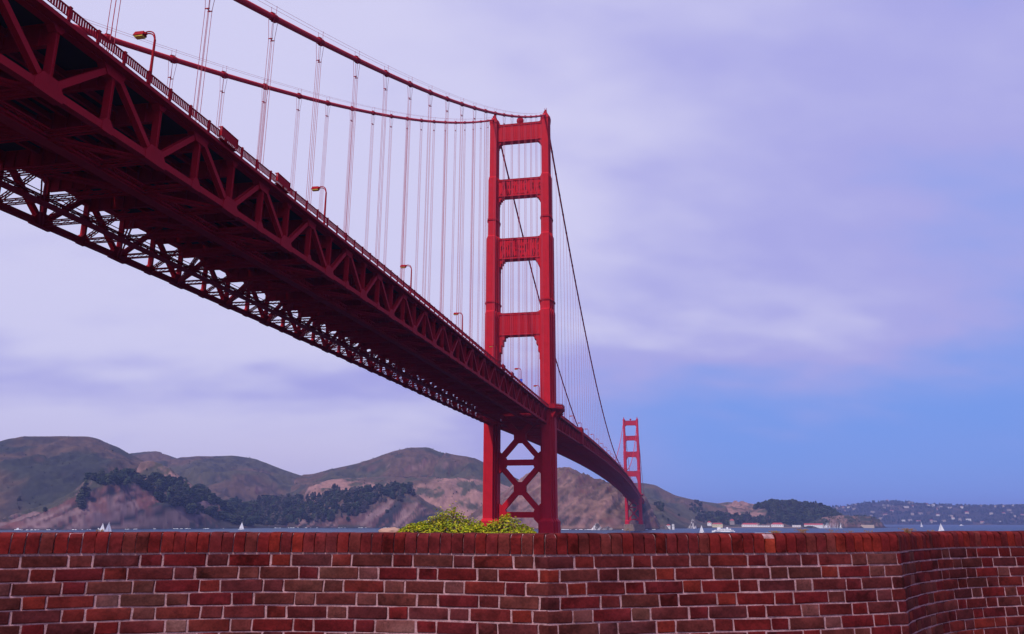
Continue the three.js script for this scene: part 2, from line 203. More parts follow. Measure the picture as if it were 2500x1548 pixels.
function landColor(kind, t, x, y, z, s, slope) {
  const n1 = fbm2(x / 150, z / 150, 4), n2 = fbm2(x / 32 + 40, z / 32, 4), n3 = fbm3(x / 9, y / 9, z / 9, 3);
  const st = fbm2((s - y * 0.95) / 15 + n2, (s + y * 0.9) / 90, 5);     // tilted rock beds
  const green = [0.053, 0.054, 0.046], olive = [0.092, 0.080, 0.056], brown = [0.132, 0.083, 0.064], tan = [0.36, 0.195, 0.165], rock = [0.145, 0.072, 0.078], rust = [0.24, 0.09, 0.08], dark = [0.035, 0.036, 0.042], pale = [0.27, 0.165, 0.165];
  let c; const L = (a, b, k) => a.map((v, i) => mix(v, b[i], clamp(k)));
  const rocky = L(L(rock, pale, step(0.525, 0.575, st)), dark, step(0.475, 0.42, st) * 0.95);
  const rocky2 = L(rocky, rust, step(0.5, 0.68, n2) * 0.7);
  if (kind === 'hill') c = L(L(green, brown, step(0.42, 0.6, n1)), dark, step(0.55, 0.35, n2) * 0.55);
  else if (kind === 'far') c = L(brown, green, step(0.45, 0.6, n1));
  else if (kind === 'brown') c = L(L(brown, olive, step(0.4, 0.6, n1)), dark, step(0.52, 0.34, n2) * 0.6);
  else if (kind === 'sand') c = L(L(tan, brown, step(0.45, 0.65, n1)), olive, step(0.5, 0.66, n2));
  else if (kind === 'grass') c = L(L(olive, brown, step(0.42, 0.58, n1)), green, step(0.52, 0.68, n2) * 0.8);
  else if (kind === 'cliff') c = L(rocky2, L(green, olive, n2), step(0.50, 0.62, t + 0.7 * (n2 - 0.5) + 0.25 * (n1 - 0.5)));
  else if (kind === 'low') c = L(L(rocky2, brown, step(0.3, 0.6, t)), green, step(0.5, 0.62, n2) * 0.8);
  else if (kind === 'bluff') c = L(L(L(tan, brown, step(0.3, 0.66, n1 * 0.5 + n2 * 0.5)), rock, step(0.5, 0.62, st) * 0.5), dark, step(0.44, 0.32, n2 * 0.5 + st * 0.5) * 0.6);
  else if (kind === 'grove') c = L(dark, green, n2 * 0.5);
  else if (kind === 'point') c = L(L(green, brown, step(0.42, 0.62, n2)), tan, step(0.56, 0.66, st) * 0.6);
  else c = L(L(dark, green, 0.35), brown, step(0.55, 0.7, n1) * 0.6);                                   // wooded town hillside
  if (slope > 0.9 && kind !== 'town') c = L(c, rocky2, clamp((slope - 0.9) * 2) * 0.7);
  if (y < 5 && kind !== 'town') c = L(c, [0.035, 0.035, 0.04], step(5, 1, y) * 0.8 * step(0.35, 0.55, n3 * 0.5 + n2 * 0.5 + 0.1));   // wet dark rock along the tide line
  const k = 0.72 * (0.5 + 1.0 * n3);
  return c.map((v) => v * k);
}
const landMat = new THREE.MeshPhysicalMaterial({ vertexColors: true, roughness: 1, specularIntensity: 0.15, side: THREE.DoubleSide });
const surface = {};
function buildLand(name, L, b0, b1, nb, nr, far) {
  const pos = [], col = [], idx = [], P = [];
  for (let i = 0; i <= nb; i++) {
    const b = mix(b0, b1, i / nb), r0 = at(L.shore, b, 1) - 20;
    for (let j = 0; j <= nr; j++) { const f = j / nr, r = mix(r0, far, 0.45 * f + 0.55 * f * f), [h, k, t] = heightAt(L, b, r), [x, z] = spot(b, r); pos.push(x, h, z); P.push([b, r, h, k, t]); }
  }
  for (let i = 0; i < nb; i++) for (let j = 0; j < nr; j++) { const a = i * (nr + 1) + j, c = a + nr + 1; idx.push(a, c, a + 1, c, c + 1, a + 1); }
  const g = new THREE.BufferGeometry(); g.setAttribute('position', new THREE.Float32BufferAttribute(pos, 3)); g.setIndex(idx); g.computeVertexNormals();
  const N = g.attributes.normal;
  for (let i = 0; i < P.length; i++) { const ny = Math.max(0.05, Math.abs(N.getY(i))), sl = Math.sqrt(1 - ny * ny) / ny; col.push(...landColor(P[i][3], P[i][4], pos[i * 3], pos[i * 3 + 1], pos[i * 3 + 2], P[i][0] * P[i][1], sl)); }
  g.setAttribute('color', new THREE.Float32BufferAttribute(col, 3));
  surface[name] = P;
  return structure(name, g, landMat);
}
buildLand('headlands', LAND.headlands, -0.92, -0.12, 800, 190, 4000);
buildLand('bluff', LAND.bluff, -0.285, 0.008, 330, 130, 2400);
buildLand('ridge', LAND.ridge, -0.10, 0.235, 330, 130, 3700);
buildLand('point', LAND.point, 0.135, 0.262, 120, 60, 3100);
buildLand('far_hills', LAND.far_hills, 0.12, 0.56, 400, 80, 8500);

// ---------------------------------------------------------------- the bridge
const HALF = 13.716, PANEL = 7.62, MAIN = 1280, FIRST = 8.1, NP = 45, DEPTH = 6.815;
const sideY = (t) => t > 130 ? 62.4 - 0.0023 * t - 4.87e-5 * t * t : 61.278 + 0.01496 * (130 - t) + 2.4e-5 * (130 - t) * (130 - t);
const chordY = (z) => z >= 0 ? sideY(z) : z < -MAIN ? sideY(-MAIN - z) : 63.65 + 10.3 * (1 - Math.pow((z + MAIN / 2) / (MAIN / 2), 2));   // centre of the bottom chord
const cableY = (z) => { if (z < -MAIN) z = -MAIN - z; return z > 0 ? 227 - 0.5896 * z + 0.000347 * z * z : 84 + 143 * Math.pow((z + MAIN / 2) / (MAIN / 2), 2); };
const zsOf = (a, b, n) => Array.from({ length: n + 1 }, (_, i) => mix(a, b, i / n));

// stiffening truss of the side span over the shore: every member its own part
{
  const T = thing('bridge_deck', 'near deck span of the red bridge, running from upper left to the near tower', 'bridge deck');
  const P = (i) => FIRST + PANEL * i, end = P(NP);
  const gPost = withL(merge([mbox(DEPTH, 0.06, 0.8, 0, 0.16), mbox(DEPTH, 0.06, 0.8, 0, -0.16), mbox(DEPTH, 0.26, 0.05, 0, 0, 0.3), mbox(DEPTH, 0.26, 0.05, 0, 0, -0.3)]), DEPTH);
  const dl = Math.hypot(PANEL, DEPTH), gDiag = withL(merge([mbox(dl, 0.62, 0.05, 0, 0, 0.33), mbox(dl, 0.62, 0.05, 0, 0, -0.33), mbox(dl, 0.05, 0.6, 0, 0.2), mbox(dl, 0.05, 0.6, 0, -0.2)]), dl);
  const gChord = withL(mbox(PANEL, 0.78, 0.84), PANEL), gTop = withL(mbox(PANEL, 0.70, 0.82), PANEL);
  const big = [[-1.7, -0.55], [1.7, -0.55], [1.7, 0.3], [0.95, 1.35], [-0.95, 1.35], [-1.7, 0.3]], small = [[-0.75, -0.5], [0.75, -0.5], [0.75, 0.35], [0.3, 0.95], [-0.3, 0.95], [-0.75, 0.35]];
  const gus = (p, f) => plate(p.map(([x, y]) => [x, f * y]), 0.92).rotateY(Math.PI / 2);
  const gBB = gus(big, 1), gBT = gus(big, -1), gSB = gus(small, 1), gST = gus(small, -1);
  const beamL = 2 * HALF - 0.95, fl = [mbox(beamL, 2.3, 0.05), mbox(beamL, 0.06, 0.5, 0, 1.17), mbox(beamL, 0.06, 0.5, 0, -1.17)];
  for (let k = -6; k <= 6; k++) for (const s of [-1, 1]) fl.push(mbox(0.05, 2.26, 0.2, k * 2.0 + 0.3, 0, s * 0.13));
  const gBeam = merge(fl), gStrut = lattice(2 * HALF - 0.9, 0.7, 0.6, 0.75, 0.13), gLong = lattice(PANEL, 0.95, 0.7, 0.8, 0.17);
  const swayL = Math.hypot(HALF / 2, 4.2), gSway = lattice(swayL, 0.5, 0.45, 0.6, 0.11), latL = Math.hypot(HALF, PANEL * 2), gLat = lattice(latL, 0.55, 0.5, 0.7, 0.12);
  const node = (s, i, up) => V(s * HALF, chordY(P(i)) + (up ? DEPTH : 0), P(i));
  for (const s of [1, -1]) for (let i = 0; i <= NP; i++) {
    placeBar(part('truss_post', gPost, steelPlain, T), node(s, i, 0).add(V(0, 0.3, 0)), node(s, i, 1).add(V(0, -0.3, 0)));
    const b = part('gusset_plate', i % 2 ? gSB : gBB, steelPlain, T), t = part('gusset_plate', i % 2 ? gBT : gST, steelPlain, T); b.position.copy(node(s, i, 0)); t.position.copy(node(s, i, 1));
    if (i === NP) continue;
    placeBar(part('bottom_chord', gChord, steelPlain, T), node(s, i, 0), node(s, i + 1, 0)); placeBar(part('top_chord', gTop, steelPlain, T), node(s, i, 1), node(s, i + 1, 1));
    placeBar(part('diagonal', gDiag, steelPlain, T), i % 2 ? node(s, i, 1) : node(s, i, 0), i % 2 ? node(s, i + 1, 0) : node(s, i + 1, 1), V(s, 0, 0).cross(V(0, 1, 0)));
    placeBar(part('lateral_girder', gLong, steelPlain, T), V(s * 7.2, chordY(P(i)) + 0.1, P(i)), V(s * 7.2, chordY(P(i + 1)) + 0.1, P(i + 1)));
  }
  for (let i = 0; i <= NP; i++) {
    const y = chordY(P(i));
    part('floor_beam', gBeam, steelPlain, T).position.set(0, y + DEPTH - 1.05, P(i));
    part('lateral_strut', gStrut, steelPlain, T).position.set(0, y - 0.02, P(i));
    for (const s of [-1, 1]) placeBar(part('sway_brace', gSway, steelPlain, T), V(s * (HALF - 0.5), y + 0.35, P(i)), V(s * HALF / 2, y + DEPTH - 2.3, P(i)));
    if (i + 2 <= NP && i % 2 === 0) for (const s of [-1, 1]) placeBar(part('lateral_brace', gLat, steelPlain, T), V(s * (HALF - 0.5), y - 0.25, P(i) + 0.5), V(s * 0.2, chordY(P(i + 2)) - 0.25, P(i + 2) - 0.5));
  }
  const zs = zsOf(FIRST - 6.5, end + 4, 50), y0 = DEPTH + 0.08;
  part('road_slab', ribbon(rect(-9.55, y0 + 0.06, 9.55, y0 + 0.3), zs, chordY), asphalt, T);
  for (const x of [-8.4, -6.3, -4.2, -2.1, 0, 2.1, 4.2, 6.3, 8.4]) part('stringer', ribbon([[x - 0.2, y0 - 0.75], [x + 0.2, y0 - 0.75], [x + 0.2, y0 - 0.7], [x + 0.02, y0 - 0.7], [x + 0.02, y0 + 0.05], [x - 0.02, y0 + 0.05], [x - 0.02, y0 - 0.7], [x - 0.2, y0 - 0.7]], zs, chordY), steelPlain, T);
  for (const s of [-1, 1]) {
    part('sidewalk', ribbon(s > 0 ? rect(9.62, y0 + 0.02, 15.0, y0 + 0.16) : rect(-15.0, y0 + 0.02, -9.62, y0 + 0.16), zs, chordY), asphalt, T);
    part('fascia', ribbon(s > 0 ? rect(14.92, y0 - 0.28, 15.03, y0 + 0.155) : rect(-15.03, y0 - 0.28, -14.92, y0 + 0.155), zs, chordY), steelPlain, T);
    part('walk_bracket', ribbon(s > 0 ? rect(14.15, y0 - 0.3, 14.9, y0) : rect(-14.9, y0 - 0.3, -14.15, y0), zs, chordY), steelPlain, T);
  }
  for (const x of [-6.6, 6.6]) { const K = sub('catwalk', T); part('catwalk_floor', ribbon(rect(x - 0.75, -0.62, x + 0.75, -0.5), zs, chordY), steelPlain, K); for (const d of [-0.72, 0.72]) { part('catwalk_rail', ribbon(rect(x + d - 0.04, 0.42, x + d + 0.04, 0.52), zs, chordY), steelPlain, K); part('catwalk_rail', ribbon(rect(x + d - 0.03, -0.08, x + d + 0.03, 0.0), zs, chordY), steelPlain, K); } }
  // railing: a post each half panel, picket panels between
  const RB = y0 + 0.48, rl = PANEL / 2 - 0.26, pk = [mbox(rl, 0.13, 0.12, 0, 0.94), mbox(rl, 0.08, 0.06, 0, 0.04)];
  for (let k = 0; k < 11; k++) pk.push(mbox(0.23, 0.84, 0.03, (k - 5) * rl / 11, 0.48));
  const gPanel = merge(pk).rotateY(Math.PI / 2), gRP = merge([mbox(0.22, 1.4, 0.26, 0, 0.36), mbox(0.28, 0.08, 0.32, 0, 1.08)]);
  for (const s of [1, -1]) for (let k = 0; k * PANEL / 2 < end - FIRST; k++) {
    const z = FIRST + k * PANEL / 2, m = z + PANEL / 4;
    part('rail_post', gRP, steelPlain, T).position.set(s * 14.98, chordY(z) + RB, z);
    const o = part('railing_panel', gPanel, steelPlain, T); o.position.set(s * 14.98, chordY(m) + RB, m); o.rotation.x = -Math.atan2(chordY(m + 1) - chordY(m - 1), 2);
  }
  // lookout bays standing out from the railing
  const bay = []; for (let k = 0; k < 12; k++) bay.push(mbox(0.03, 1.05, 0.26, 0.42, 0.66, (k - 5.5) * 0.30)); for (const f of [-1, 1]) bay.push(mbox(0.13, 1.05, 0.03, 0.2, 0.66, f * 1.8));
  bay.push(mbox(0.12, 0.12, 3.7, 0.42, 1.24), mbox(0.06, 0.08, 3.6, 0.42, 0.1)); for (const f of [-1, 1]) bay.push(mbox(0.45, 0.12, 0.12, 0.2, 1.24, f * 1.8), mbox(0.42, 0.08, 0.06, 0.2, 0.1, f * 1.8), mbox(0.16, 1.25, 0.16, 0.42, 0.68, f * 1.8));
  const gBay = merge(bay), gFloor = mbox(0.5, 0.05, 3.6, 0.22, -0.3);
  for (const z of [286.2, 271.8, 114, 98.5]) { const o = sub('lookout_bay', T); o.position.set(15.02, chordY(z) + RB, z); part('bay_railing', gBay, steelPlain, o); part('bay_floor', gFloor, steelPlain, o); }
}
// main span and the far side span: too far off to pick the members apart
function farSpan(name, label, z0, z1) {
  const T = thing(name, label, 'bridge deck'), n = Math.round(Math.abs(z1 - z0) / PANEL), z = (i) => mix(z0, z1, i / n), zs = zsOf(z0, z1, n), y0 = DEPTH + 0.08, web = [], beams = [], rail = [];
  for (const s of [-1, 1]) {
    const x = s * HALF; part('bottom_chord', ribbon(rect(x - 0.42, -0.4, x + 0.42, 0.4), zs, chordY), steelPlain, T); part('top_chord', ribbon(rect(x - 0.41, DEPTH - 0.35, x + 0.41, DEPTH + 0.35), zs, chordY), steelPlain, T);
    for (let i = 0; i <= n; i++) {
      const a = V(x, chordY(z(i)), z(i)), up = V(0, DEPTH, 0); web.push(bar(a, a.clone().add(up), 0.4, 0.7));
      if (i < n) { const b = V(x, chordY(z(i + 1)), z(i + 1)); web.push(i % 2 ? bar(a.clone().add(up), b, 0.6, 0.6) : bar(a, b.add(up), 0.6, 0.6)); }
    }
    part('sidewalk', ribbon(s > 0 ? rect(9.62, y0 + 0.02, 15, y0 + 0.16) : rect(-15, y0 + 0.02, -9.62, y0 + 0.16), zs, chordY), asphalt, T);
    part('fascia', ribbon(s > 0 ? rect(14.3, y0 - 0.3, 15.05, y0 + 0.01) : rect(-15.05, y0 - 0.3, -14.3, y0 + 0.01), zs, chordY), steelPlain, T);
    part('handrail', ribbon(rect(s * 14.98 - 0.07, y0 + 1.34, s * 14.98 + 0.07, y0 + 1.47), zs, chordY), steelPlain, T);
    for (let q = 0; q < Math.abs(z1 - z0) / 0.7; q++) { const zz = mix(z0, z1, (q * 0.7 + 0.3) / Math.abs(z1 - z0)); rail.push(mbox(0.04, 1.15, 0.44, s * 14.98, chordY(zz) + y0 + 0.78, zz)); }
  }
  for (let i = 0; i <= n; i++) { const y = chordY(z(i)); beams.push(mbox(26.4, 2.3, 0.3, 0, y + DEPTH - 1.05, z(i)), mbox(26.5, 0.6, 0.5, 0, y, z(i))); if (i < n && i % 2 === 0 && i + 2 <= n) for (const s of [-1, 1]) beams.push(bar(V(s * 13.2, y, z(i)), V(-s * 13.2, chordY(z(i + 2)), z(i + 2)), 0.5, 0.5)); }
  stuff(part('truss_web', merge(web), steelPlain, T)); stuff(part('floor_beams', merge(beams), steelPlain, T)); stuff(part('railing_pickets', merge(rail), steelPlain, T));
  part('road_slab', ribbon(rect(-9.55, y0 + 0.06, 9.55, y0 + 0.3), zs, chordY), asphalt, T);
}
farSpan('bridge_deck', 'long main deck span of the red bridge between the two towers', -2.5, -MAIN + 2.5);
farSpan('bridge_deck', 'short far deck span beyond the distant tower, running into the bluff', -MAIN - 2.5, -MAIN - 338);

// towers
function plan(levels, x = 0) { // stepped cross plan from narrow-and-long to wide-and-short half sizes
  const q = []; for (let i = 0; i < levels.length; i++) { const [w, l] = levels[i], nl = levels[i + 1]; q.push([w, l]); if (nl) q.push([w, nl[1]]); }
  const r = q.concat(q.map(([w, l]) => [w, -l]).reverse()), left = r.map(([w, l]) => [-w, l]).reverse();
  return r.concat(left).map(([w, l]) => [w + x, l]);
}
const grown = (lv, d) => lv.map(([w, l]) => [w + d, l + d]);
const LV = { A: [[1.75, 4.0], [2.0, 2.7], [2.25, 1.5]], B: [[1.85, 5.0], [2.25, 3.7], [2.65, 2.4]], C: [[1.95, 6.2], [2.6, 4.6], [3.2, 3.2]], D: [[2.0, 7.5], [2.7, 5.6], [3.4, 3.6]], P: [[3.0, 8.8], [3.8, 6.9], [4.5, 4.8]] };
function stairs(w, h, n, sx, sy) { // stepped bracket filling a corner, drawn from its inner corner at 0,0
  const p = [[0, 0]]; let py = h; p.push([0, sy * h]);
  for (let k = 1; k <= n; k++) { const a = k / n * Math.PI / 2, x = w * Math.pow(1 - Math.cos(a), 0.85), y = h * (1 - Math.sin(a)) ; p.push([sx * x, sy * py]); p.push([sx * x, sy * y]); py = y; }
  return p;
}
function tower(z0, label) {
  const T = thing('bridge_tower', label, 'bridge tower', [0, 0, z0]);
  for (const s of [-1, 1]) {
    const x = s * HALF, leg = sub('tower_leg', T);
    const seg = [['D', 20.3, 118.6, 'C'], ['C', 119.6, 158.4, 'B'], ['B', 159.3, 191.2, 'A'], ['A', 192.0, 222.6, 'A']];
    for (const [k, a, b, nx] of seg) part('leg_section', merge([loft(plan(LV[k], x), a, plan(LV[k], x), b, false), loft(plan(LV[k], x), b, plan(k === 'A' ? grown(LV.A, 0.25) : LV[nx], x), b + (k === 'A' ? 0.8 : 0.95))]), steel, leg);
    part('leg_cap', merge([loft(plan(grown(LV.A, 0.25), x), 223.4, plan(grown(LV.A, 0.25), x), 225.0), mbox(2.6, 1.7, 5.2, x, 225.8)]), steel, leg);
    for (const [y, lv] of [[124, LV.C], [168, LV.B]]) part('leg_collar', loft(plan(grown(lv, 0.32), x), y - 0.45, plan(grown(lv, 0.32), x), y + 0.45, true, true), steelPlain, leg);
    part('leg_pedestal', merge([loft(plan(LV.P, x), 12.5, plan(LV.P, x), 18.9, false), loft(plan(LV.P, x), 18.9, plan(LV.D, x), 20.3)]), steel, leg);
    part('cable_saddle', merge([mbox(1.7, 1.6, 4.2, x, 227.0), new THREE.CylinderGeometry(0.95, 0.95, 3.4, 12).rotateX(Math.PI / 2).translate(x, 227.6, 0)]), steelPlain, leg);
    const b = sub('beacon_mast', T); b.position.set(x, 228.3, 0); part('beacon_post', merge([mbox(0.9, 0.7, 0.9, 0, 0.35), mbox(1.2, 0.5, 0.9, 0, 0.95)]), steelPlain, b);
    part('beacon_lamp', merge([-0.45, 0.45].map((d) => new THREE.CylinderGeometry(0.12, 0.12, 1.5, 6).translate(d, 1.9, 0)).concat([mbox(1.1, 0.08, 0.5, 0, 1.6)])), steelPlain, b);
    // walkway round the outside of the leg at deck level
    const yd = 70.2, oct = (g) => [[s * (HALF + 1.5 - g), 9 + g], [s * (HALF + 4.2 + g), 8.2 + g], [s * (HALF + 7.4 + g), 4.2], [s * (HALF + 7.4 + g), -4.2], [s * (HALF + 4.2 + g), -8.2 - g], [s * (HALF + 1.5 - g), -9 - g]];
    const wk = sub('walkway', T); const o0 = s > 0 ? oct(0).reverse() : oct(0), o1 = s > 0 ? oct(-1.6).reverse() : oct(-1.6);
    part('walkway_floor', merge([loft(o0, yd, o0, yd + 0.9), loft(o1, yd - 1.3, o0, yd, false, true)]), steelPlain, wk);
    const rr = []; const q = oct(-0.1); for (let i = 0; i + 1 < q.length; i++) { const a = V(q[i][0], yd + 2.3, q[i][1]), c = V(q[i + 1][0], yd + 2.3, q[i + 1][1]); rr.push(bar(a, c, 0.14, 0.14), bar(a.clone().setY(yd + 1.5), c.clone().setY(yd + 1.5), 1.1, 0.05)); }
    part('walkway_railing', merge(rr), steelPlain, wk);
    const br = []; for (const zz of [-7, -3.4, 3.4, 7]) br.push(plate([[0, 0], [s * (Math.abs(zz) > 5 ? 3.0 : 5.6), 0], [s * 1.2, -3.2], [0, -3.6]], 0.35).translate(x + s * 1.6, yd - 1.2, zz)); part('walkway_bracket', merge(br), steelPlain, wk);
  }
  // portal struts with ribbed faces, stepped brackets below and fillets above
  const strut = (y0, y1, lvT, lvB, bw, bh, ribs, m, zd) => {
    const S = sub('portal_strut', T), wI = HALF - lvT[2][0] + 0.35, h = y1 - y0;
    part('strut_web', mbox(2 * wI, h - 0.2, 2 * zd, 0, (y0 + y1) / 2), m, S);
    part('strut_cornice', merge([mbox(2 * wI - 0.3, 0.95, 2 * zd + 0.7, 0, y1 - 0.35), mbox(2 * wI - 0.3, 0.75, 2 * zd + 0.6, 0, y0 + 0.3), mbox(2 * wI - 0.3, 0.2, 2 * zd + 1.0, 0, y1 + 0.02)]), steel, S);
    const gR = mbox(0.55, h - 2.3, 2 * zd + 0.5); for (let k = 0; k < ribs; k++) part('strut_rib', gR, m, S).position.set((k - (ribs - 1) / 2) * (2 * wI - 3.4) / ribs, (y0 + y1) / 2, 0);
    for (const s of [-1, 1]) {
      part('bracket', plate(stairs(bw, bh, 6, -s, -1), 2 * zd - 0.3).translate(s * wI, y0 - 0.02, 0), steel, S);
      const f = plate(stairs(2.6, 1.5, 4, -s, 1), 2 * zd - 0.4).translate(s * (HALF - (y1 > 200 ? LV.A : y1 > 180 ? LV.A : y1 > 140 ? LV.B : LV.C)[2][0] + 0.2), y1 + 0.1, 0); part('fillet', f, steel, S);
    }
  };
  strut(212.6, 222.3, LV.A, LV.A, 3.2, 4.4, 17, steel, 1.8);
  strut(181.3, 190.6, LV.B, LV.B, 3.6, 5.6, 15, steelStain, 2.0);
  strut(147.1, 158.0, LV.C, LV.C, 3.8, 8.0, 15, steelStain, 2.2);
  strut(107.5, 118.5, LV.D, LV.D, 4.2, 17.0, 17, steel, 2.4);
  // crossed bracing below the deck
  const B = sub('cross_bracing', T), xi = HALF - 3.0;
  for (const c of [58.0, 33.8]) for (const s of [-1, 1]) for (const f of [-1, 1]) part('brace', bar(V(0, c, 0), V(s * xi, c + f * 12.0, 0), 2.5, 2.6 + (s * f > 0 ? 0.04 : 0), V(0, 0, 1).cross(V(s, f, 0))), steel, B);
  for (const y of [45.85, 21.9]) part('brace_strut', mbox(2 * xi, 2.6, 2.9, 0, y), steel, B);
  for (const c of [58.0, 33.8]) part('brace_gusset', plate([[-2.85, -1.1], [-1.0, -3.0], [1.0, -3.0], [2.85, -1.1], [2.85, 1.1], [1.0, 3.0], [-1.0, 3.0], [-2.85, 1.1]], 3.05).translate(0, c, 0), steel, B);
  for (const y of [45.85, 21.9]) for (const s of [-1, 1]) part('brace_gusset', plate([[0, -5.0], [-s * 1.0, -5.0], [-s * 4.1, -1.9], [-s * 4.1, 1.9], [-s * 1.0, 5.0], [0, 5.0]], 3.1).translate(s * xi, y, 0), steel, B);
  // aviation beacon drum on the top strut
  const d = sub('aviation_beacon', T); d.position.set(0, 222.5, 0); part('beacon_base', new THREE.CylinderGeometry(0.9, 1.2, 0.9, 14).translate(0, 0.45, 0), steelPlain, d); part('beacon_globe', new THREE.SphereGeometry(1.95, 18, 12).scale(1, 1, 0.8).translate(0, 2.4, 0), steelPlain, d);
  return T;
}
tower(0, 'tall red near suspension tower with stepped legs, rising behind the brick wall');
tower(-MAIN, 'small red suspension tower in the distance at the far end of the bridge');
const pier = (z, label) => {
  const T = thing('tower_pier', label, 'bridge pier', [0, 0, z]), pl = []; for (let k = 0; k < 24; k++) { const a = k / 24 * 2 * Math.PI, c = Math.cos(a), s = Math.sin(a); pl.push([-Math.sign(s) * 20.8 * Math.pow(Math.abs(s), 0.25), Math.sign(c) * 12.5 * Math.pow(Math.abs(c), 0.25)]); }
  part('pier_body', loft(pl, -8, pl, 12.6), concrete, T); const pr = pl.map(([x, y]) => [x * 1.05, y * 1.08]); part('pier_footing', loft(pr, -8, pr, 2.2), concrete, T);
};
pier(0, 'concrete pier under the near red tower, mostly behind the wall and shrubs');
pier(-MAIN, 'pale concrete pier standing in the water under the distant red tower');

// main cables with their bands and hand ropes
const bandsS = Array.from({ length: 21 }, (_, i) => 16.6 + 15.24 * i), bandsM = Array.from({ length: 82 }, (_, i) => -22.8 - 15.24 * i);
const gBand = merge([new THREE.CylinderGeometry(0.56, 0.56, 1.3, 14).rotateZ(Math.PI / 2), mbox(1.0, 0.24, 0.34, 0, 0.58), mbox(1.1, 0.22, 0.42, 0, -0.54)]);
for (const s of [1, -1]) {
  const T = thing('main_cable', s > 0 ? 'thick red main cable on the near side of the bridge, higher at upper left' : 'thick red main cable on the far side of the bridge, lower at upper left', 'cable'), x = s * HALF;
  const pts = [...zsOf(352, 0, 50).map((z) => V(x, cableY(z), z)), ...zsOf(-8, -MAIN, 140).map((z) => V(x, cableY(z), z)), ...zsOf(-MAIN - 8, -MAIN - 345, 30).map((z) => V(x, cableY(z), z))];
  part('cable', new THREE.TubeGeometry(new THREE.CatmullRomCurve3(pts), 520, 0.47, 12, false), cableMat, T);
  for (const z of [...bandsS, ...bandsM]) { const o = part('cable_band', gBand, steelPlain, T), a = V(x, cableY(z + 1), z + 1), b = V(x, cableY(z - 1), z - 1), [m] = frame(a, b); m.decompose(o.position, o.quaternion, o.scale); }
  const near = bandsS.concat([0]).sort((a, b) => b - a);
  for (const d of [-0.42, 0.42]) part('hand_rope', tubeAlong(near.map((z) => V(x + d, cableY(z) + 1.75, z)), 0.022, 5), ropeMat, T);
  const st = []; for (const z of bandsS) for (const d of [-0.42, 0.42]) st.push(rod(V(x + d, cableY(z) + 0.4, z), V(x + d, cableY(z) + 1.9, z), 0.03, 5)); part('rope_posts', merge(st), ropeMat, T);
}
// suspender ropes: each hanger is a thing of its own
const ord = ['first', 'second', 'third', 'fourth', 'fifth', 'sixth', 'seventh', 'eighth', 'ninth', 'tenth', 'eleventh', 'twelfth', 'thirteenth', 'fourteenth', 'fifteenth', 'sixteenth', 'seventeenth', 'eighteenth', 'nineteenth', 'twentieth', 'twenty-first'];
for (const s of [1, -1]) {
  bandsS.forEach((z, i) => {
    const top = cableY(z) - 0.5, bot = chordY(z) + DEPTH + 0.2; if (top - bot < 1) return;
    const T = thing('suspender', `${ord[i]} four-rope hanger before the near tower, on the ${s > 0 ? 'near' : 'far'} cable`, 'suspender', [s * HALF, bot, z], 'hangers of the near side span'), h = top - bot, l = [], k = Math.min(3.2, h * 0.4);
    for (const dz of [-0.3, 0.3]) for (const dx of [-0.28, 0.28]) { l.push(rod(V(dx, 0, dz), V(dx, h - k, dz), 0.035, 6)); l.push(rod(V(dx, h - k, dz), V(dx * 1.5, h, dz * 1.9), 0.035, 6)); }
    part('ropes', merge(l), ropeMat, T); part('spacer', merge([mbox(0.66, 0.12, 0.09, 0, h - k, 0.3), mbox(0.66, 0.12, 0.09, 0, h - k, -0.3), mbox(0.09, 0.12, 0.6, 0, h - k)]), steelPlain, T);
  });
  for (const [i, z] of bandsM.entries()) {
    const top = cableY(z) - 0.4, bot = chordY(z) + DEPTH + 0.2; if (top - bot < 1) continue;
    single('suspender', merge([-0.2, 0.2].map((d) => rod(V(s * HALF, bot, z + d), V(s * HALF, top, z + d), 0.045, 5))), ropeMat, i < 21 ? `${ord[i]} hanger of the ${s > 0 ? 'near' : 'far'} cable past the near tower` : s > 0 ? 'thin distant hanger under the near cable of the main span' : 'thin distant hanger under the far cable of the main span', 'suspender', s > 0 ? 'near hangers of the main span' : 'far hangers of the main span');
  }
}
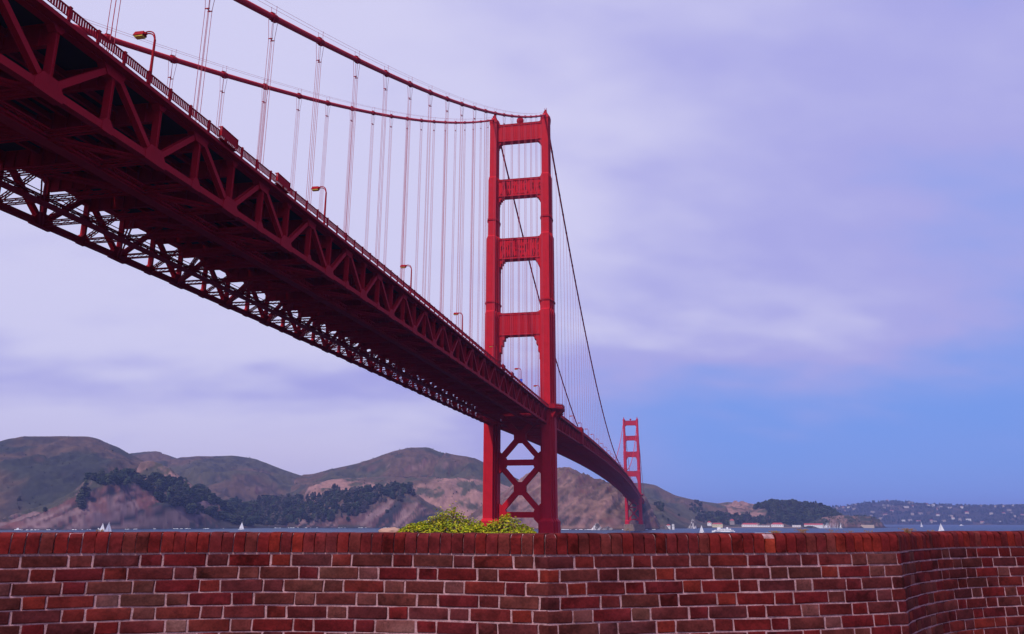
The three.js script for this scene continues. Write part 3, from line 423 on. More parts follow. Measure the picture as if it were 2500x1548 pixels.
// street lamps along the near sidewalk
{
  const amber = mat(0.75, 0.50, 0.03, { roughness: 0.35 });
  const arm = (d) => new THREE.TubeGeometry(new THREE.CatmullRomCurve3([V(0, 6.6 - d, 0), V(-0.03, 7.3 - d, 0), V(-0.35, 7.95 - d * 0.9, 0), V(-0.95, 8.15 - d * 0.9, 0), V(-1.5, 8.05 - d * 0.8, 0)]), 14, 0.075, 7);
  const gPole = merge([new THREE.CylinderGeometry(0.13, 0.2, 7.0, 10).translate(0, 3.5, 0), new THREE.CylinderGeometry(0.26, 0.3, 0.9, 10).translate(0, 0.45, 0)]), gArm = merge([arm(0), arm(0.28).translate(-0.02, 0, 0)]);
  const gHead = merge([loft([[-2.65, -0.4], [-2.65, 0.4], [-1.35, 0.36], [-1.35, -0.36]].reverse(), 7.68, [[-2.45, -0.28], [-2.45, 0.28], [-1.4, 0.24], [-1.4, -0.24]].reverse(), 8.16), mbox(0.3, 0.22, 0.3, -1.3, 7.95)]), gLens = mbox(1.05, 0.18, 0.62, -2.0, 7.6);
  const zl = []; for (let k = 0; k < 8; k++) zl.push(344.9 - 45.72 * k); for (let k = 0; k < 27; k++) zl.push(-19.5 - 45.72 * k);
  const nm = ['', 'nearest tall lamp post, upper left beside the railing', 'second lamp post along the near deck railing', 'third lamp post along the near deck railing', 'fourth lamp post along the near deck railing', 'fifth lamp post along the near deck, beside the left leg of the near tower', 'lamp post with a blue and orange banner, seen through the near tower opening'];
  zl.forEach((z, i) => {
    const T = thing('street_lamp', nm[i] || (i < 8 ? i === 0 ? 'lamp post at the start of the deck, above the upper left corner' : 'street lamp on the deck at the foot of the near tower' : i < 18 ? `${ord[i - 8]} street lamp on the main span past the near tower` : 'tiny distant street lamp towards the far tower'), 'street lamp', [13.3, chordY(z) + DEPTH + 0.24, z], z > 0 ? 'lamps of the near span' : 'lamps of the main span');
    part('pole', gPole, steelPlain, T); part('arm', gArm, steelPlain, T); const h = part('lamp_head', gHead, steelPlain, T); part('lens', gLens, amber, h);
    if (i === 6) { part('banner', mbox(1.0, 1.5, 0.05, 0.05, 3.0, 0.22), mat(0.03, 0.08, 0.6), T); part('banner', mbox(0.9, 0.9, 0.05, 0.05, 1.7, 0.22), mat(0.8, 0.26, 0.04), T); }
  });
}
// painters' enclosure on the main span and access cradle at the tower
{
  const z = -140, y = chordY(z), T = thing('painters_enclosure', 'red box enclosure wrapped round the deck edge just past the near tower', 'enclosure', [HALF, y, z]);
  part('shell', merge([mbox(2.6, 10.6, 9, 0.6, 4.6)]), steelPlain, T); part('frame', merge([-4.55, 0, 4.55].flatMap((d) => [mbox(0.25, 10.9, 0.25, 1.95, 4.6, d), mbox(2.9, 0.25, 0.25, 0.6, 10, d)])), steelPlain, T);
}

// ---------------------------------------------------------------- the brick parapet in front
const FWD = V(-Math.sin(0.19254), 0, -Math.cos(0.19254)), RIGHT = V(Math.cos(0.19254), 0, -Math.sin(0.19254));
const WALLTOP = 19.266, COPE = 0.118, COURSE = 0.075, FLOOR = 17.7;
const local = (r, f) => V(EYE.x, 0, EYE.z).addScaledVector(RIGHT, r).addScaledVector(FWD, f);
const path = (() => {
  const bays = [[[-3.75, 4.17], [-3.3, 4.42], [-2.9, 4.625], [-2.2, 4.88], [-1.57, 4.995], [-0.97, 4.975], [-0.4, 4.895], [0.0, 4.80], [0.211, 4.736]], [[0.211, 4.736], [0.55, 4.85], [0.873, 4.944], [1.25, 5.03], [1.598, 5.09], [2.1, 5.225], [2.585, 5.392]], [[2.585, 5.392], [2.66, 5.51], [2.78, 5.67], [3.0, 5.92], [3.32, 6.22], [3.65, 6.43], [4.17, 6.62], [4.7, 6.72], [5.3, 6.75]]];
  const P = [], cusp = []; let s = 0;
  bays.forEach((b, k) => {
    const c = new THREE.CatmullRomCurve3(b.map(([r, f]) => local(r, f))), n = 160;
    for (let i = k ? 1 : 0; i <= n; i++) { const p = c.getPoint(i / n); if (P.length) s += p.distanceTo(P[P.length - 1].p); P.push({ s, p, bay: k }); }
    if (k < bays.length - 1) cusp.push(s);
  });
  return { P, cusp, length: s };
})();
function onPath(s) { // point and the normal that faces the terrace
  const { P } = path; let a = 0, b = P.length - 1; while (b - a > 1) { const m = a + b >> 1; if (P[m].s <= s) a = m; else b = m; }
  const t = clamp((s - P[a].s) / (P[b].s - P[a].s), -1, 2), p = P[a].p.clone().lerp(P[b].p, t), d = P[b].p.clone().sub(P[a].p).normalize();
  return { p, d, n: V(-d.z, 0, d.x) };
}
const brickTex = [0, 1, 2].map((k) => texture(512, 512, (u, v) => {
  const a = tile(u, v, 5, 7, 9, k * 11), f = tile(u, v, 3, 60, 60, 40 + k), w = tile(u, v, 4, 5, 5, 70 + k), sp = tile(u, v, 2, 90, 90, 90 + k);
  let c = [0.82 + 0.5 * (a - 0.5) + 0.26 * (f - 0.5), 0.80 + 0.5 * (a - 0.5) + 0.26 * (f - 0.5), 0.80 + 0.48 * (a - 0.5) + 0.26 * (f - 0.5)];
  const dk = step(0.56, 0.72, w) * (k === 1 ? 0.28 : 0.12), pale = step(0.70, 0.80, sp) * (k === 2 ? 0.6 : 0.25) + (k === 2 ? step(0.52, 0.66, w) * 0.4 * f * 1.6 : 0);
  c = c.map((q) => q * (1 - dk)); return [mix(c[0], 0.95, pale), mix(c[1], 0.93, pale), mix(c[2], 0.9, pale)];
}));
const brickBump = texture(256, 256, (u, v) => { const k = 0.6 * tile(u, v, 3, 40) + 0.4 * tile(u, v, 4, 8); return [k, k, k]; }, false);
const bTones = [[0.175, 0.016, 0.021], [0.150, 0.017, 0.023], [0.190, 0.018, 0.020], [0.145, 0.024, 0.027], [0.155, 0.034, 0.033], [0.185, 0.025, 0.023], [0.130, 0.026, 0.031], [0.155, 0.040, 0.036], [0.165, 0.022, 0.024], [0.140, 0.032, 0.030]], bRare = [[0.24, 0.080, 0.078], [0.19, 0.062, 0.064], [0.215, 0.027, 0.021], [0.185, 0.055, 0.052]];
const cTones = [[0.215, 0.020, 0.020], [0.195, 0.018, 0.020], [0.175, 0.021, 0.024], [0.250, 0.025, 0.019], [0.185, 0.034, 0.032], [0.165, 0.021, 0.025]];
const brickMats = (l, ks) => l.flatMap((c) => ks.map((k) => paint(...c, { roughness: 0.95, specularIntensity: 0.2, vertexColors: true, map: rep(brickTex[k], 1 / 0.55), bumpMap: rep(brickBump, 1 / 0.16), bumpScale: 0.0016 })));
const mBrick = brickMats(bTones, [0, 1]), mRare = brickMats(bRare, [2]), mCope = brickMats(cTones, [0, 1, 2]);
const mortarTex = texture(512, 512, (u, v) => { const a = tile(u, v, 5, 12, 12, 2), f = tile(u, v, 3, 80, 80, 5), k = 0.86 + 0.4 * (a - 0.5) + 0.3 * (f - 0.5); return [k, k * 0.97, k * 0.97]; });
const mortar = paint(0.56, 0.345, 0.375, { specularIntensity: 0.15, roughness: 1, map: rep(mortarTex, 1 / 0.5), bumpMap: rep(brickBump, 1 / 0.1), bumpScale: 0.003 });
const rnd = mulberry(4711);
function weather(g) { // salt bloom and lichen that runs on from brick to brick
  const P = g.attributes.position, col = [];
  for (let i = 0; i < P.count; i++) { const x = P.getX(i) * 0.98 + P.getZ(i) * 0.19, y = P.getY(i), a = fbm2(x * 2.3 + 5, y * 3.1, 4), b2 = fbm2(x * 9, y * 9 + 3, 3), t = step(0.54, 0.68, a * 0.7 + b2 * 0.3), d2 = step(0.44, 0.32, a * 0.55 + b2 * 0.45); col.push(mix(mix(1, 1.08, t), 0.74, d2), mix(mix(1, 1.5, t), 0.72, d2), mix(mix(1, 1.45, t), 0.76, d2)); }
  g.setAttribute('color', new THREE.Float32BufferAttribute(col, 3)); return g;
}
function gridGeo(cols, rows, V0, uvo) { // indexed shell from a [col][row] grid of points plus return faces to the back points
  const pos = [], uv = [], idx = [], nc = cols.length, nr = rows.length;
  for (let i = 0; i < nc; i++) for (let j = 0; j < nr; j++) { const q = V0(cols[i], rows[j], i, j); pos.push(q.x, q.y, q.z); uv.push(cols[i] + uvo[0], rows[j] + uvo[1]); }
  for (let i = 0; i + 1 < nc; i++) for (let j = 0; j + 1 < nr; j++) { const a = i * nr + j, b = a + nr; idx.push(a, b, a + 1, b, b + 1, a + 1); }
  const rim = []; for (let i = 0; i < nc; i++) rim.push(i * nr); for (let j = 1; j < nr; j++) rim.push((nc - 1) * nr + j); for (let i = nc - 2; i >= 0; i--) rim.push(i * nr + nr - 1); for (let j = nr - 2; j > 0; j--) rim.push(j);
  const base = pos.length / 3; rim.forEach((r) => { const i = Math.floor(r / nr), j = r % nr, q = V0(cols[i], rows[j], i, j, true); pos.push(q.x, q.y, q.z); uv.push(cols[i] + uvo[0] + 0.02, rows[j] + uvo[1] + 0.02); });
  for (let k = 0; k < rim.length; k++) { const k2 = (k + 1) % rim.length; idx.push(rim[k], base + k, rim[k2], rim[k2], base + k, base + k2); }
  const g = new THREE.BufferGeometry(); g.setAttribute('position', new THREE.Float32BufferAttribute(pos, 3)); g.setAttribute('uv', new THREE.Float32BufferAttribute(uv, 2)); g.setIndex(idx); g.computeVertexNormals(); return weather(g);
}
function brickGeo(s0, s1, y0, y1, proud) {
  const c = 0.0055, cols = [s0, s0 + c]; for (const q of path.cusp) if (q > s0 + 2 * c && q < s1 - 2 * c) cols.push(q - 0.003, q + 0.003); cols.push(s1 - c, s1);
  const rows = [y0, y0 + c, y1 - c, y1], jit = Array.from({ length: 64 }, () => (rnd() - 0.5)), uvo = [rnd() * 9, rnd() * 9];
  return gridGeo(cols, rows, (s, y, i, j, back) => {
    const o = onPath(s), edge = i === 0 || j === 0 || i === cols.length - 1 || j === rows.length - 1, k = (i * 4 + j) % 64;
    const d = back ? -0.02 : edge ? proud - c : proud + jit[(k + 5) % 64] * 0.0022;
    return o.p.clone().addScaledVector(o.n, d).addScaledVector(o.d, edge ? jit[k] * 0.007 : 0).setY(y + (edge ? jit[(k + 17) % 64] * 0.006 : 0));
  }, uvo);
}
const wall = thing('brick_parapet', 'curved red brick parapet wall across the foreground, coped with bricks on edge', 'brick wall', [0, 0, 0]);
{
  const pick = (l) => l[Math.floor(rnd() * l.length)];
  // courses in Flemish bond
  const ST = 0.240, HD = 0.115, J = 0.0098, unit = ST + HD + 2 * J, rows = 19, lower = [];
  for (let k = 0; k < rows; k++) {
    const yTop = WALLTOP - COPE - 0.004 - k * COURSE, y1 = yTop - 0.0088, y0 = yTop - COURSE;
    let s = -((k % 2) * unit / 2) - 0.30 * unit + (path.cusp[0] % unit) - unit + (rnd() - 0.5) * 0.02, head = false;
    while (s < path.length - 0.02) {
      const L = (head ? HD : ST) * (1 + (rnd() - 0.5) * 0.05), a = Math.max(s, 0.004), b = Math.min(s + L, path.length - 0.004);
      if (b - a > 0.03) {
        const g = brickGeo(a, b, y0 + (rnd() - 0.5) * 0.002, y1 + (rnd() - 0.5) * 0.002, 0.004 + rnd() * 0.004);
        if (k < 9) part(head ? 'header_brick' : 'stretcher_brick', g, rnd() < (head ? 0.2 : 0.05) ? pick(mRare) : pick(mBrick), wall); else lower.push(g);
      }
      s += L + J * (0.8 + rnd() * 0.5); head = !head;
    }
  }
  stuff(part('lower_courses', merge(lower), mBrick[0], wall));
  // coping of bricks on edge with rounded shoulders
  const prof = [[0.0, 0], [0.0, 0.045], [0.0, 0.086], [0.004, 0.102], [0.014, 0.113], [0.032, COPE], [0.13, COPE], [0.235, COPE - 0.003], [0.235, 0.02]];
  let s = 0.003; const y0 = WALLTOP - COPE, sBreak = path.cusp[0] + 1.40, mBroken = paint(0.30, 0.040, 0.024, { roughness: 1, specularIntensity: 0.15, vertexColors: true, map: rep(brickTex[2], 1 / 0.4) });
  while (s < path.length - 0.03) {
    const broken = s > sBreak && s < sBreak + 0.07, w = 0.067 * (1 + (rnd() - 0.5) * 0.12), e = Math.min(s + w, path.length), r = (rnd() - 0.5) * 0.004, dy = (rnd() - 0.5) * 0.005, wear = broken ? 0.06 : rnd() * rnd() * 0.02, uvo = [rnd() * 9, rnd() * 9], jt = [rnd(), rnd(), rnd(), rnd()].map((q) => (q - 0.5) * 0.004);
    const P = prof.map(([d, y], i) => [d - 0.009 - r + (i === 3 || i === 4 ? wear * 0.5 : 0), y + dy * (i > 1 ? 1 : 0) - (i === 3 || i === 4 || i === 5 ? wear * 0.4 : 0)]);
    const pos = [], uv = [], idx = [], cs = [s, s + 0.004, e - 0.004, e]; let run = [0]; for (let i = 1; i < P.length; i++) run.push(run[i - 1] + Math.hypot(P[i][0] - P[i - 1][0], P[i][1] - P[i - 1][1]));
    cs.forEach((q, ci) => P.forEach(([d, y], i) => { const o = onPath(clamp(q, 0, path.length)), edge = ci === 0 || ci === 3, p = o.p.clone().addScaledVector(o.n, -(d + (edge ? 0.004 : 0))).setY(y0 + y - (edge && i > 3 ? 0.003 : 0)).addScaledVector(o.d, edge ? jt[i % 4] * 0.7 : 0); pos.push(p.x, p.y, p.z); uv.push(q + uvo[0], run[i] + uvo[1]); }));
    const n = P.length; for (let c = 0; c < 3; c++) for (let i = 0; i + 1 < n; i++) { const a = c * n + i, b = a + n; idx.push(a, b, a + 1, b, b + 1, a + 1); }
    for (const c of [0, 3]) for (let i = 1; i + 1 < n; i++) idx.push(...(c ? [c * n, c * n + i, c * n + i + 1] : [0, i + 1, i]));
    const g = new THREE.BufferGeometry(); g.setAttribute('position', new THREE.Float32BufferAttribute(pos, 3)); g.setAttribute('uv', new THREE.Float32BufferAttribute(uv, 2)); g.setIndex(idx); g.computeVertexNormals();
    { const o = part('coping_brick', weather(g), broken ? mBroken : pick(mCope), wall); if (broken) o.userData.label = 'broken coping brick with a bright orange face'; }
    s = e + 0.0048 * (0.6 + rnd() * 0.9);
  }
  // mortar bed behind the faces
  const pos = [], uv = [], idx = [], N = 420, pr = [[0.0, FLOOR - 0.02], [0.0, y0 - 0.001], [-0.004, y0], [-0.005, WALLTOP - 0.036], [-0.016, WALLTOP - 0.016], [-0.034, WALLTOP - 0.006], [-0.23, WALLTOP - 0.007], [-0.24, FLOOR]];
  for (let i = 0; i <= N; i++) { const q = path.length * i / N, o = onPath(q); pr.forEach(([d, y], j) => { const p = o.p.clone().addScaledVector(o.n, d).setY(y); pos.push(p.x, p.y, p.z); uv.push(q, j < 4 ? y : y - d); }); }
  for (let i = 0; i < N; i++) for (let j = 0; j + 1 < pr.length; j++) { const a = i * pr.length + j, b = a + pr.length; idx.push(a, b, a + 1, b, b + 1, a + 1); }
  const g = new THREE.BufferGeometry(); g.setAttribute('position', new THREE.Float32BufferAttribute(pos, 3)); g.setAttribute('uv', new THREE.Float32BufferAttribute(uv, 2)); g.setIndex(idx); g.computeVertexNormals(); part('mortar', g, mortar, wall);
}
// earth fill behind the coping, and the terrace the camera stands on
{
  const earth = mat(0.27, 0.17, 0.12, { roughness: 1, map: rep(concreteTex, 1 / 0.7), bumpMap: rep(brickBump, 1 / 0.4), bumpScale: 0.01 });
  const pos = [], uv = [], idx = [], N = 160, M = 26;
  for (let i = 0; i <= N; i++) { const o = onPath(path.length * i / N); for (let j = 0; j <= M; j++) { const d = 0.225 + 4.2 * Math.pow(j / M, 1.6), p = o.p.clone().addScaledVector(o.d, 0).addScaledVector(FWD, d); let y = WALLTOP - 0.012 - 0.02 * d + (fbm2(p.x * 2.2, p.z * 2.2, 4) - 0.55) * 0.05 * clamp((d - 0.225) * 4); if (j === M) y = 2; pos.push(p.x, y, p.z); uv.push(p.x, p.z); } }
  for (let i = 0; i < N; i++) for (let j = 0; j < M; j++) { const a = i * (M + 1) + j, b = a + M + 1; idx.push(a, b, a + 1, b, b + 1, a + 1); }
  const g = new THREE.BufferGeometry(); g.setAttribute('position', new THREE.Float32BufferAttribute(pos, 3)); g.setAttribute('uv', new THREE.Float32BufferAttribute(uv, 2)); g.setIndex(idx); g.computeVertexNormals(); structure('earth_bank', g, earth);
  const f = new THREE.BoxGeometry(16, 0.4, 30); const o = structure('terrace_floor', f, concrete); o.position.copy(local(0.5, -8.6)).setY(FLOOR - 0.2); o.rotation.y = 0.19254;
}
// low shrubs on the bank just behind the coping
function shrub(label, r, f, hw, hd, h, seed, lean) {
  const q = mulberry(seed), c = local(r, f), T = thing('shrub', label, 'shrub', [c.x, WALLTOP - 0.03, c.z]), pos = [], col = [], st = [];
  const quad = (p, dir, nrm, L, w, cc) => {
    const side = dir.clone().cross(nrm).normalize().multiplyScalar(w), mid = p.clone().addScaledVector(dir, L * 0.5).addScaledVector(nrm, L * 0.12), tip = p.clone().addScaledVector(dir, L).addScaledVector(nrm, -L * 0.05), a = mid.clone().add(side), b = mid.clone().sub(side), m2 = mid.clone().addScaledVector(nrm, -w * 0.35);
    for (const t of [[p, b, m2], [p, m2, a], [b, tip, m2], [m2, tip, a]]) for (const v of t) { pos.push(v.x, v.y, v.z); col.push(...cc); }
  };
  const n = Math.round(hw * hd * 56000);
  for (let k = 0; k < n; k++) {
    const x = (q() * 2 - 1), z = (q() * 2 - 1); if (x * x + z * z > 1) continue;
    const lump = clamp(0.62 + 1.5 * (fbm2(x * hw * 17 + seed, z * hd * 17, 4) - 0.42), 0.3, 1.1), top = h * Math.pow(Math.max(0, 1 - Math.abs(x - lean) ** 1.6 / Math.pow(1 + Math.abs(lean) * Math.sign(x - lean) * -Math.sign(lean || 1), 1.6)) * (1 - z * z), 0.8) * lump, y = top * (1 - 0.55 * q() * q()) * (q() < 0.05 ? 1.18 : 1);
    const p0 = RIGHT.clone().multiplyScalar(x * hw).addScaledVector(FWD, z * hd).setY(y), out = RIGHT.clone().multiplyScalar(x * 0.7 + (q() - 0.5)).addScaledVector(FWD, z * 0.7 + (q() - 0.5)).setY(0.9).normalize();
    const tone = q(), base = tone < 0.45 ? [0.44, 0.46, 0.016] : tone < 0.76 ? [0.24, 0.32, 0.014] : tone < 0.9 ? [0.68, 0.58, 0.03] : tone < 0.96 ? [0.40, 0.22, 0.04] : [0.12, 0.16, 0.014], kk = 0.75 + 0.5 * q(), cc = base.map((v) => v * kk);
    const m = 4 + Math.floor(q() * 3), a0 = q() * 6.28; for (let i = 0; i < m; i++) { const a = a0 + i / m * 6.28, e1 = V(Math.cos(a), 0.35 + q() * 0.6, Math.sin(a)).add(out.clone().multiplyScalar(0.5)).normalize(); quad(p0, e1, out, 0.0065 + 0.006 * q(), 0.0023 + 0.0013 * q(), cc); }
    if (k % 6 === 0) st.push(rod(V(p0.x * 0.6, 0, p0.z * 0.6), p0, 0.0016, 4));
  }
  const g = new THREE.BufferGeometry(); g.setAttribute('position', new THREE.Float32BufferAttribute(pos, 3)); g.setAttribute('color', new THREE.Float32BufferAttribute(col, 3)); g.computeVertexNormals();
  stuff(part('leaves', g, new THREE.MeshPhysicalMaterial({ vertexColors: true, roughness: 0.6, specularIntensity: 0.4, side: THREE.DoubleSide }), T)); stuff(part('stems', merge(st), mat(0.12, 0.08, 0.04), T));
}
shrub('broad mound of yellow-green leaves on the wall, left of the near tower', -0.45, 5.34, 0.33, 0.22, 0.18, 11, 0.08);
shrub('smaller mound of yellow-green leaves in front of the near tower legs', -0.035, 5.26, 0.21, 0.17, 0.135, 12, 0.0);
shrub('small leafy patch joining the two green mounds on the wall', -0.21, 5.28, 0.10, 0.1, 0.065, 13, 0.0);
// dry weeds on the bank
function weed(label, r, f, h, n, seed) {
  const q = mulberry(seed), c = local(r, f), l = [];
  for (let k = 0; k < n; k++) { const a = q() * 6.28, s = 0.3 + q() * 0.9, p = V((q() - 0.5) * 0.04, -0.015, (q() - 0.5) * 0.04), m = p.clone().add(V(Math.cos(a) * s * h * 0.35, h * (0.45 + q() * 0.25), Math.sin(a) * s * h * 0.35)), t = m.clone().add(V(Math.cos(a) * s * h * 0.6, h * 0.3 * (q() - 0.1), Math.sin(a) * s * h * 0.6)); l.push(rod(p, m, 0.0011, 4), rod(m, t, 0.0009, 4)); if (q() < 0.5) l.push(new THREE.IcosahedronGeometry(0.0035, 0).translate(t.x, t.y, t.z)); }
  const o = single('dry_weed', merge(l), mat(0.30, 0.16, 0.06, { roughness: 1 }), label, 'weed', 'dry weeds on the wall'); o.position.set(c.x, WALLTOP, c.z);
}
weed('twiggy dry weed on the wall top at far left, below the sailboats', -2.63, 5.12, 0.03, 14, 1);
weed('low tangle of dry weeds on the wall beside the ferry', 1.78, 5.42, 0.03, 40, 2);
weed('dark upright dry weed on the wall, right of the ferry', 1.97, 5.45, 0.05, 26, 3);
weed('thin dry stalks on the wall below the red-roofed buildings', 2.2, 5.52, 0.045, 8, 4);
weed('small dry sprig on the wall below the long red roof', 2.33, 5.55, 0.03, 8, 5);
weed('sparse dry stalk on the wall below the marina', 2.48, 5.6, 0.04, 7, 6);
weed('reddish dry tuft on the wall below the green headland', 2.84, 5.78, 0.05, 34, 7);
weed('tiny brown sprig on the wall below the far sailboat', 3.34, 6.42, 0.03, 12, 8);
weed('lone grass stalk on the wall in front of the distant tower', 0.74, 5.1, 0.05, 2, 9);
weed('pale curled seed head on the wall between the near tower legs', 0.05, 5.18, 0.1, 3, 10);
{ // pale clod of earth beside the shrubs
  const g = new THREE.IcosahedronGeometry(1, 3), P = g.attributes.position; for (let i = 0; i < P.count; i++) { const k = 0.7 + 0.6 * fbm3(P.getX(i) * 2 + 5, P.getY(i) * 2, P.getZ(i) * 2, 3); P.setXYZ(i, P.getX(i) * 0.085 * k, P.getY(i) * 0.034 * k, P.getZ(i) * 0.06 * k); } g.computeVertexNormals();
  const c = local(-0.79, 5.3), o = single('earth_clod', g, matte(0.40, 0.24, 0.19), 'pale pinkish clod of earth left of the broad green shrub', 'clod'); o.position.set(c.x, WALLTOP - 0.005, c.z);
}

// ---------------------------------------------------------------- woods, houses and boats across the water
const COVER = {"w1":[[-0.6867,0.0343],[-0.6837,0.0424],[-0.6719,0.0463],[-0.6614,0.0439],[-0.6492,0.0464],[-0.639,0.049],[-0.6342,0.0436],[-0.6261,0.0365],[-0.6213,0.0425],[-0.6152,0.0459],[-0.6064,0.0452],[-0.5931,0.0427],[-0.5816,0.0382],[-0.5743,0.0318],[-0.5611,0.0339],[-0.552,0.0331],[-0.5331,0.0253],[-0.5135,0.0113],[-0.494,0.0006],[-0.4936,-0.0051],[-0.5164,-0.0079],[-0.5398,-0.0014],[-0.567,0.0031],[-0.5898,0.0113],[-0.6036,0.0185],[-0.6148,0.0229],[-0.6222,0.0319],[-0.631,0.0345],[-0.6399,0.038],[-0.6522,0.0359],[-0.6601,0.0331],[-0.6729,0.0373]],"w2":[[-0.5135,0.0113],[-0.4961,0.0257],[-0.4675,0.0227],[-0.4484,0.0238],[-0.4341,0.0268],[-0.4197,0.0299],[-0.4129,0.0388],[-0.4052,0.034],[-0.3951,0.0301],[-0.3807,0.0381],[-0.3506,0.0369],[-0.328,0.0421],[-0.3177,0.0372],[-0.32,0.0297],[-0.3273,0.0237],[-0.3549,0.0206],[-0.3696,0.0156],[-0.3814,0.0038],[-0.4033,0.0008],[-0.4559,-0.006],[-0.4935,-0.0065]],"w3":[[-0.6918,0.0122],[-0.6912,0.0232],[-0.6861,0.0299],[-0.6813,0.0233],[-0.6808,0.0101],[-0.6853,0.0079]],"ell":[[0.0349,0.0154,0.0088,0.0067],[0.0477,0.0029,0.014,0.0052],[0.0613,0.0048,0.0047,0.0041],[0.0701,0.001,0.0073,0.0057],[0.0825,0.002,0.0052,0.0057],[0.0952,0.0011,0.0093,0.0067],[0.1092,0.0001,0.0104,0.0047],[0.1233,0.003,0.0093,0.0067],[-0.0093,0.0164,0.0052,0.0026]],"trees":[[-0.6841,0.0397,22],[-0.6766,0.0408,20],[-0.671,0.0418,26],[-0.6642,0.0402,18],[-0.6568,0.044,27],[-0.6505,0.0432,19],[-0.6436,0.0452,24],[-0.638,0.0435,23],[-0.6189,0.0403,24],[-0.6134,0.0413,23],[-0.6069,0.0414,26],[-0.6007,0.0406,22],[-0.5937,0.0399,23],[-0.5858,0.0363,20],[-0.7214,0.0093,10],[-0.7465,0.0193,12],[-0.3935,0.0008,12],[-0.3278,0.0346,22],[-0.3202,0.0367,24],[-0.3149,0.0287,19],[-0.3468,0.0088,10],[-0.3381,0.0147,8],[-0.0066,0.0115,18],[-0.0059,0.0042,9],[0.0139,0.0062,8],[-0.0149,0.0032,10],[0.0008,0.0008,9]]};
function inside(poly, x, y) { let c = false; for (let i = 0, j = poly.length - 1; i < poly.length; j = i++) { const [a, b] = poly[i], [d, e] = poly[j]; if ((b > y) !== (e > y) && x < (d - a) * (y - b) / (e - b) + a) c = !c; } return c; }
function crown(seed, n, tall, det = 0) { // a crown of ragged leaf clumps on a unit-high tree
  const q = mulberry(seed), l = [];
  for (let k = 0; k < n; k++) {
    const y = 0.22 + 0.7 * q(), rr = (tall ? 0.30 * Math.pow(1 - (y - 0.2) / 0.85, 0.7) : 0.40 * Math.sqrt(Math.max(0.05, 1 - Math.pow((y - 0.55) / 0.45, 2)))) * (0.3 + 0.7 * q()), a = q() * 6.28, g = new THREE.IcosahedronGeometry((tall ? 0.075 : 0.11) * (0.6 + 0.8 * q()), det), p = g.attributes.position;
    for (let i = 0; i < p.count; i++) { const h = 0.72 + 0.56 * noise3(p.getX(i) * 23 + k * 3.1, p.getY(i) * 23, p.getZ(i) * 23 + seed); p.setXYZ(i, p.getX(i) * h, p.getY(i) * h * (tall ? 1.2 : 0.8), p.getZ(i) * h); }
    g.computeVertexNormals(); l.push(g.translate(Math.cos(a) * rr, y, Math.sin(a) * rr));
  }
  return merge(l);
}
const crowns = [crown(1, 60, false), crown(2, 54, true), crown(3, 54, true)], gTrunk = new THREE.CylinderGeometry(0.02, 0.035, 0.5, 6).translate(0, 0.22, 0);
const leafMat = matte(1, 1, 1), barkMat = matte(0.07, 0.05, 0.04);
function woods(name, label, list, tones, seed) { // list of [x, y, z, height]
  const q = mulberry(seed);
  crowns.forEach((g, k) => {
    const L = list.filter((_, i) => i % 3 === k); if (!L.length) return;
    const o = new THREE.InstancedMesh(g, leafMat, L.length), m = new THREE.Matrix4(), c = new THREE.Color();
    L.forEach(([x, y, z, h], i) => { m.compose(V(x, y - 0.12 * h, z), new THREE.Quaternion().setFromAxisAngle(UP, q() * 6.28), V(h * (0.85 + 0.5 * q()), h, h * (0.85 + 0.5 * q()))); o.setMatrixAt(i, m); const t = tones[Math.floor(q() * tones.length)], v = 0.5 + 1.1 * q(); o.setColorAt(i, c.setRGB(t[0] * v, t[1] * v, t[2] * v)); });
    o.name = numbered(name); o.castShadow = o.receiveShadow = true; o.userData = { label: label[k % label.length], category: 'woodland', kind: 'stuff' }; scene.add(o);
  });
}
const pickSpots = (surf, test, n, seed, h0, h1) => { const q = mulberry(seed), c = surface[surf].filter((p) => p[2] > 3 && p[4] < 1.12 && test(p)), out = []; for (let i = 0; i < n && c.length; i++) { const p = c[Math.floor(q() * c.length)], [x, z] = spot(p[0] + (q() - 0.5) * 0.001, p[1] + (q() - 0.5) * 8); out.push([x, p[2], z, mix(h0, h1, q() * q() * 0.6 + q() * 0.4)]); } return out; };
const slopeOf = (p) => (p[2] - EYE.y) / p[1];
const fir = [[0.024, 0.034, 0.020], [0.018, 0.026, 0.018], [0.040, 0.046, 0.024], [0.032, 0.032, 0.024]];
woods('woodland', ['dark dense woodland on the slope behind the red cliff', 'dark trees filling the hollow beside the red cliff', 'tall dark conifers rising from the woods behind the red cliff'], pickSpots('headlands', (p) => p[1] < 2430 && (inside(COVER.w1, p[0], slopeOf(p)) || inside(COVER.w3, p[0], slopeOf(p))), 850, 21, 12, 30), fir, 5);
woods('woodland', ['dark woods above the pale beach in mid shore', 'mixed dark trees on the low shore hill left of the near tower', 'tall dark trees along the low shore ridge left of the near tower'], pickSpots('headlands', (p) => p[1] < 2480 && inside(COVER.w2, p[0], slopeOf(p)), 950, 22, 10, 28), fir.concat([[0.06, 0.05, 0.045]]), 6);
woods('woodland', ['dark rounded grove on the hill right of the distant tower', 'thick grove of dark trees above the red-roofed buildings', 'taller trees of the dark grove above the red-roofed buildings'], pickSpots('ridge', (p) => p[3] === 'grove', 900, 23, 15, 26), fir, 7);
woods('woodland', ['clumps of dark trees among the low hills right of the distant tower', 'round dark trees behind the waterfront buildings', 'slim dark trees behind the waterfront buildings'], pickSpots('ridge', (p) => p[1] < 3050 && COVER.ell.some((e) => Math.pow((p[0] - e[0]) / e[2], 2) + Math.pow((slopeOf(p) - e[1]) / e[3], 2) < 1), 520, 24, 10, 19), fir.concat([[0.06, 0.045, 0.05]]), 8);
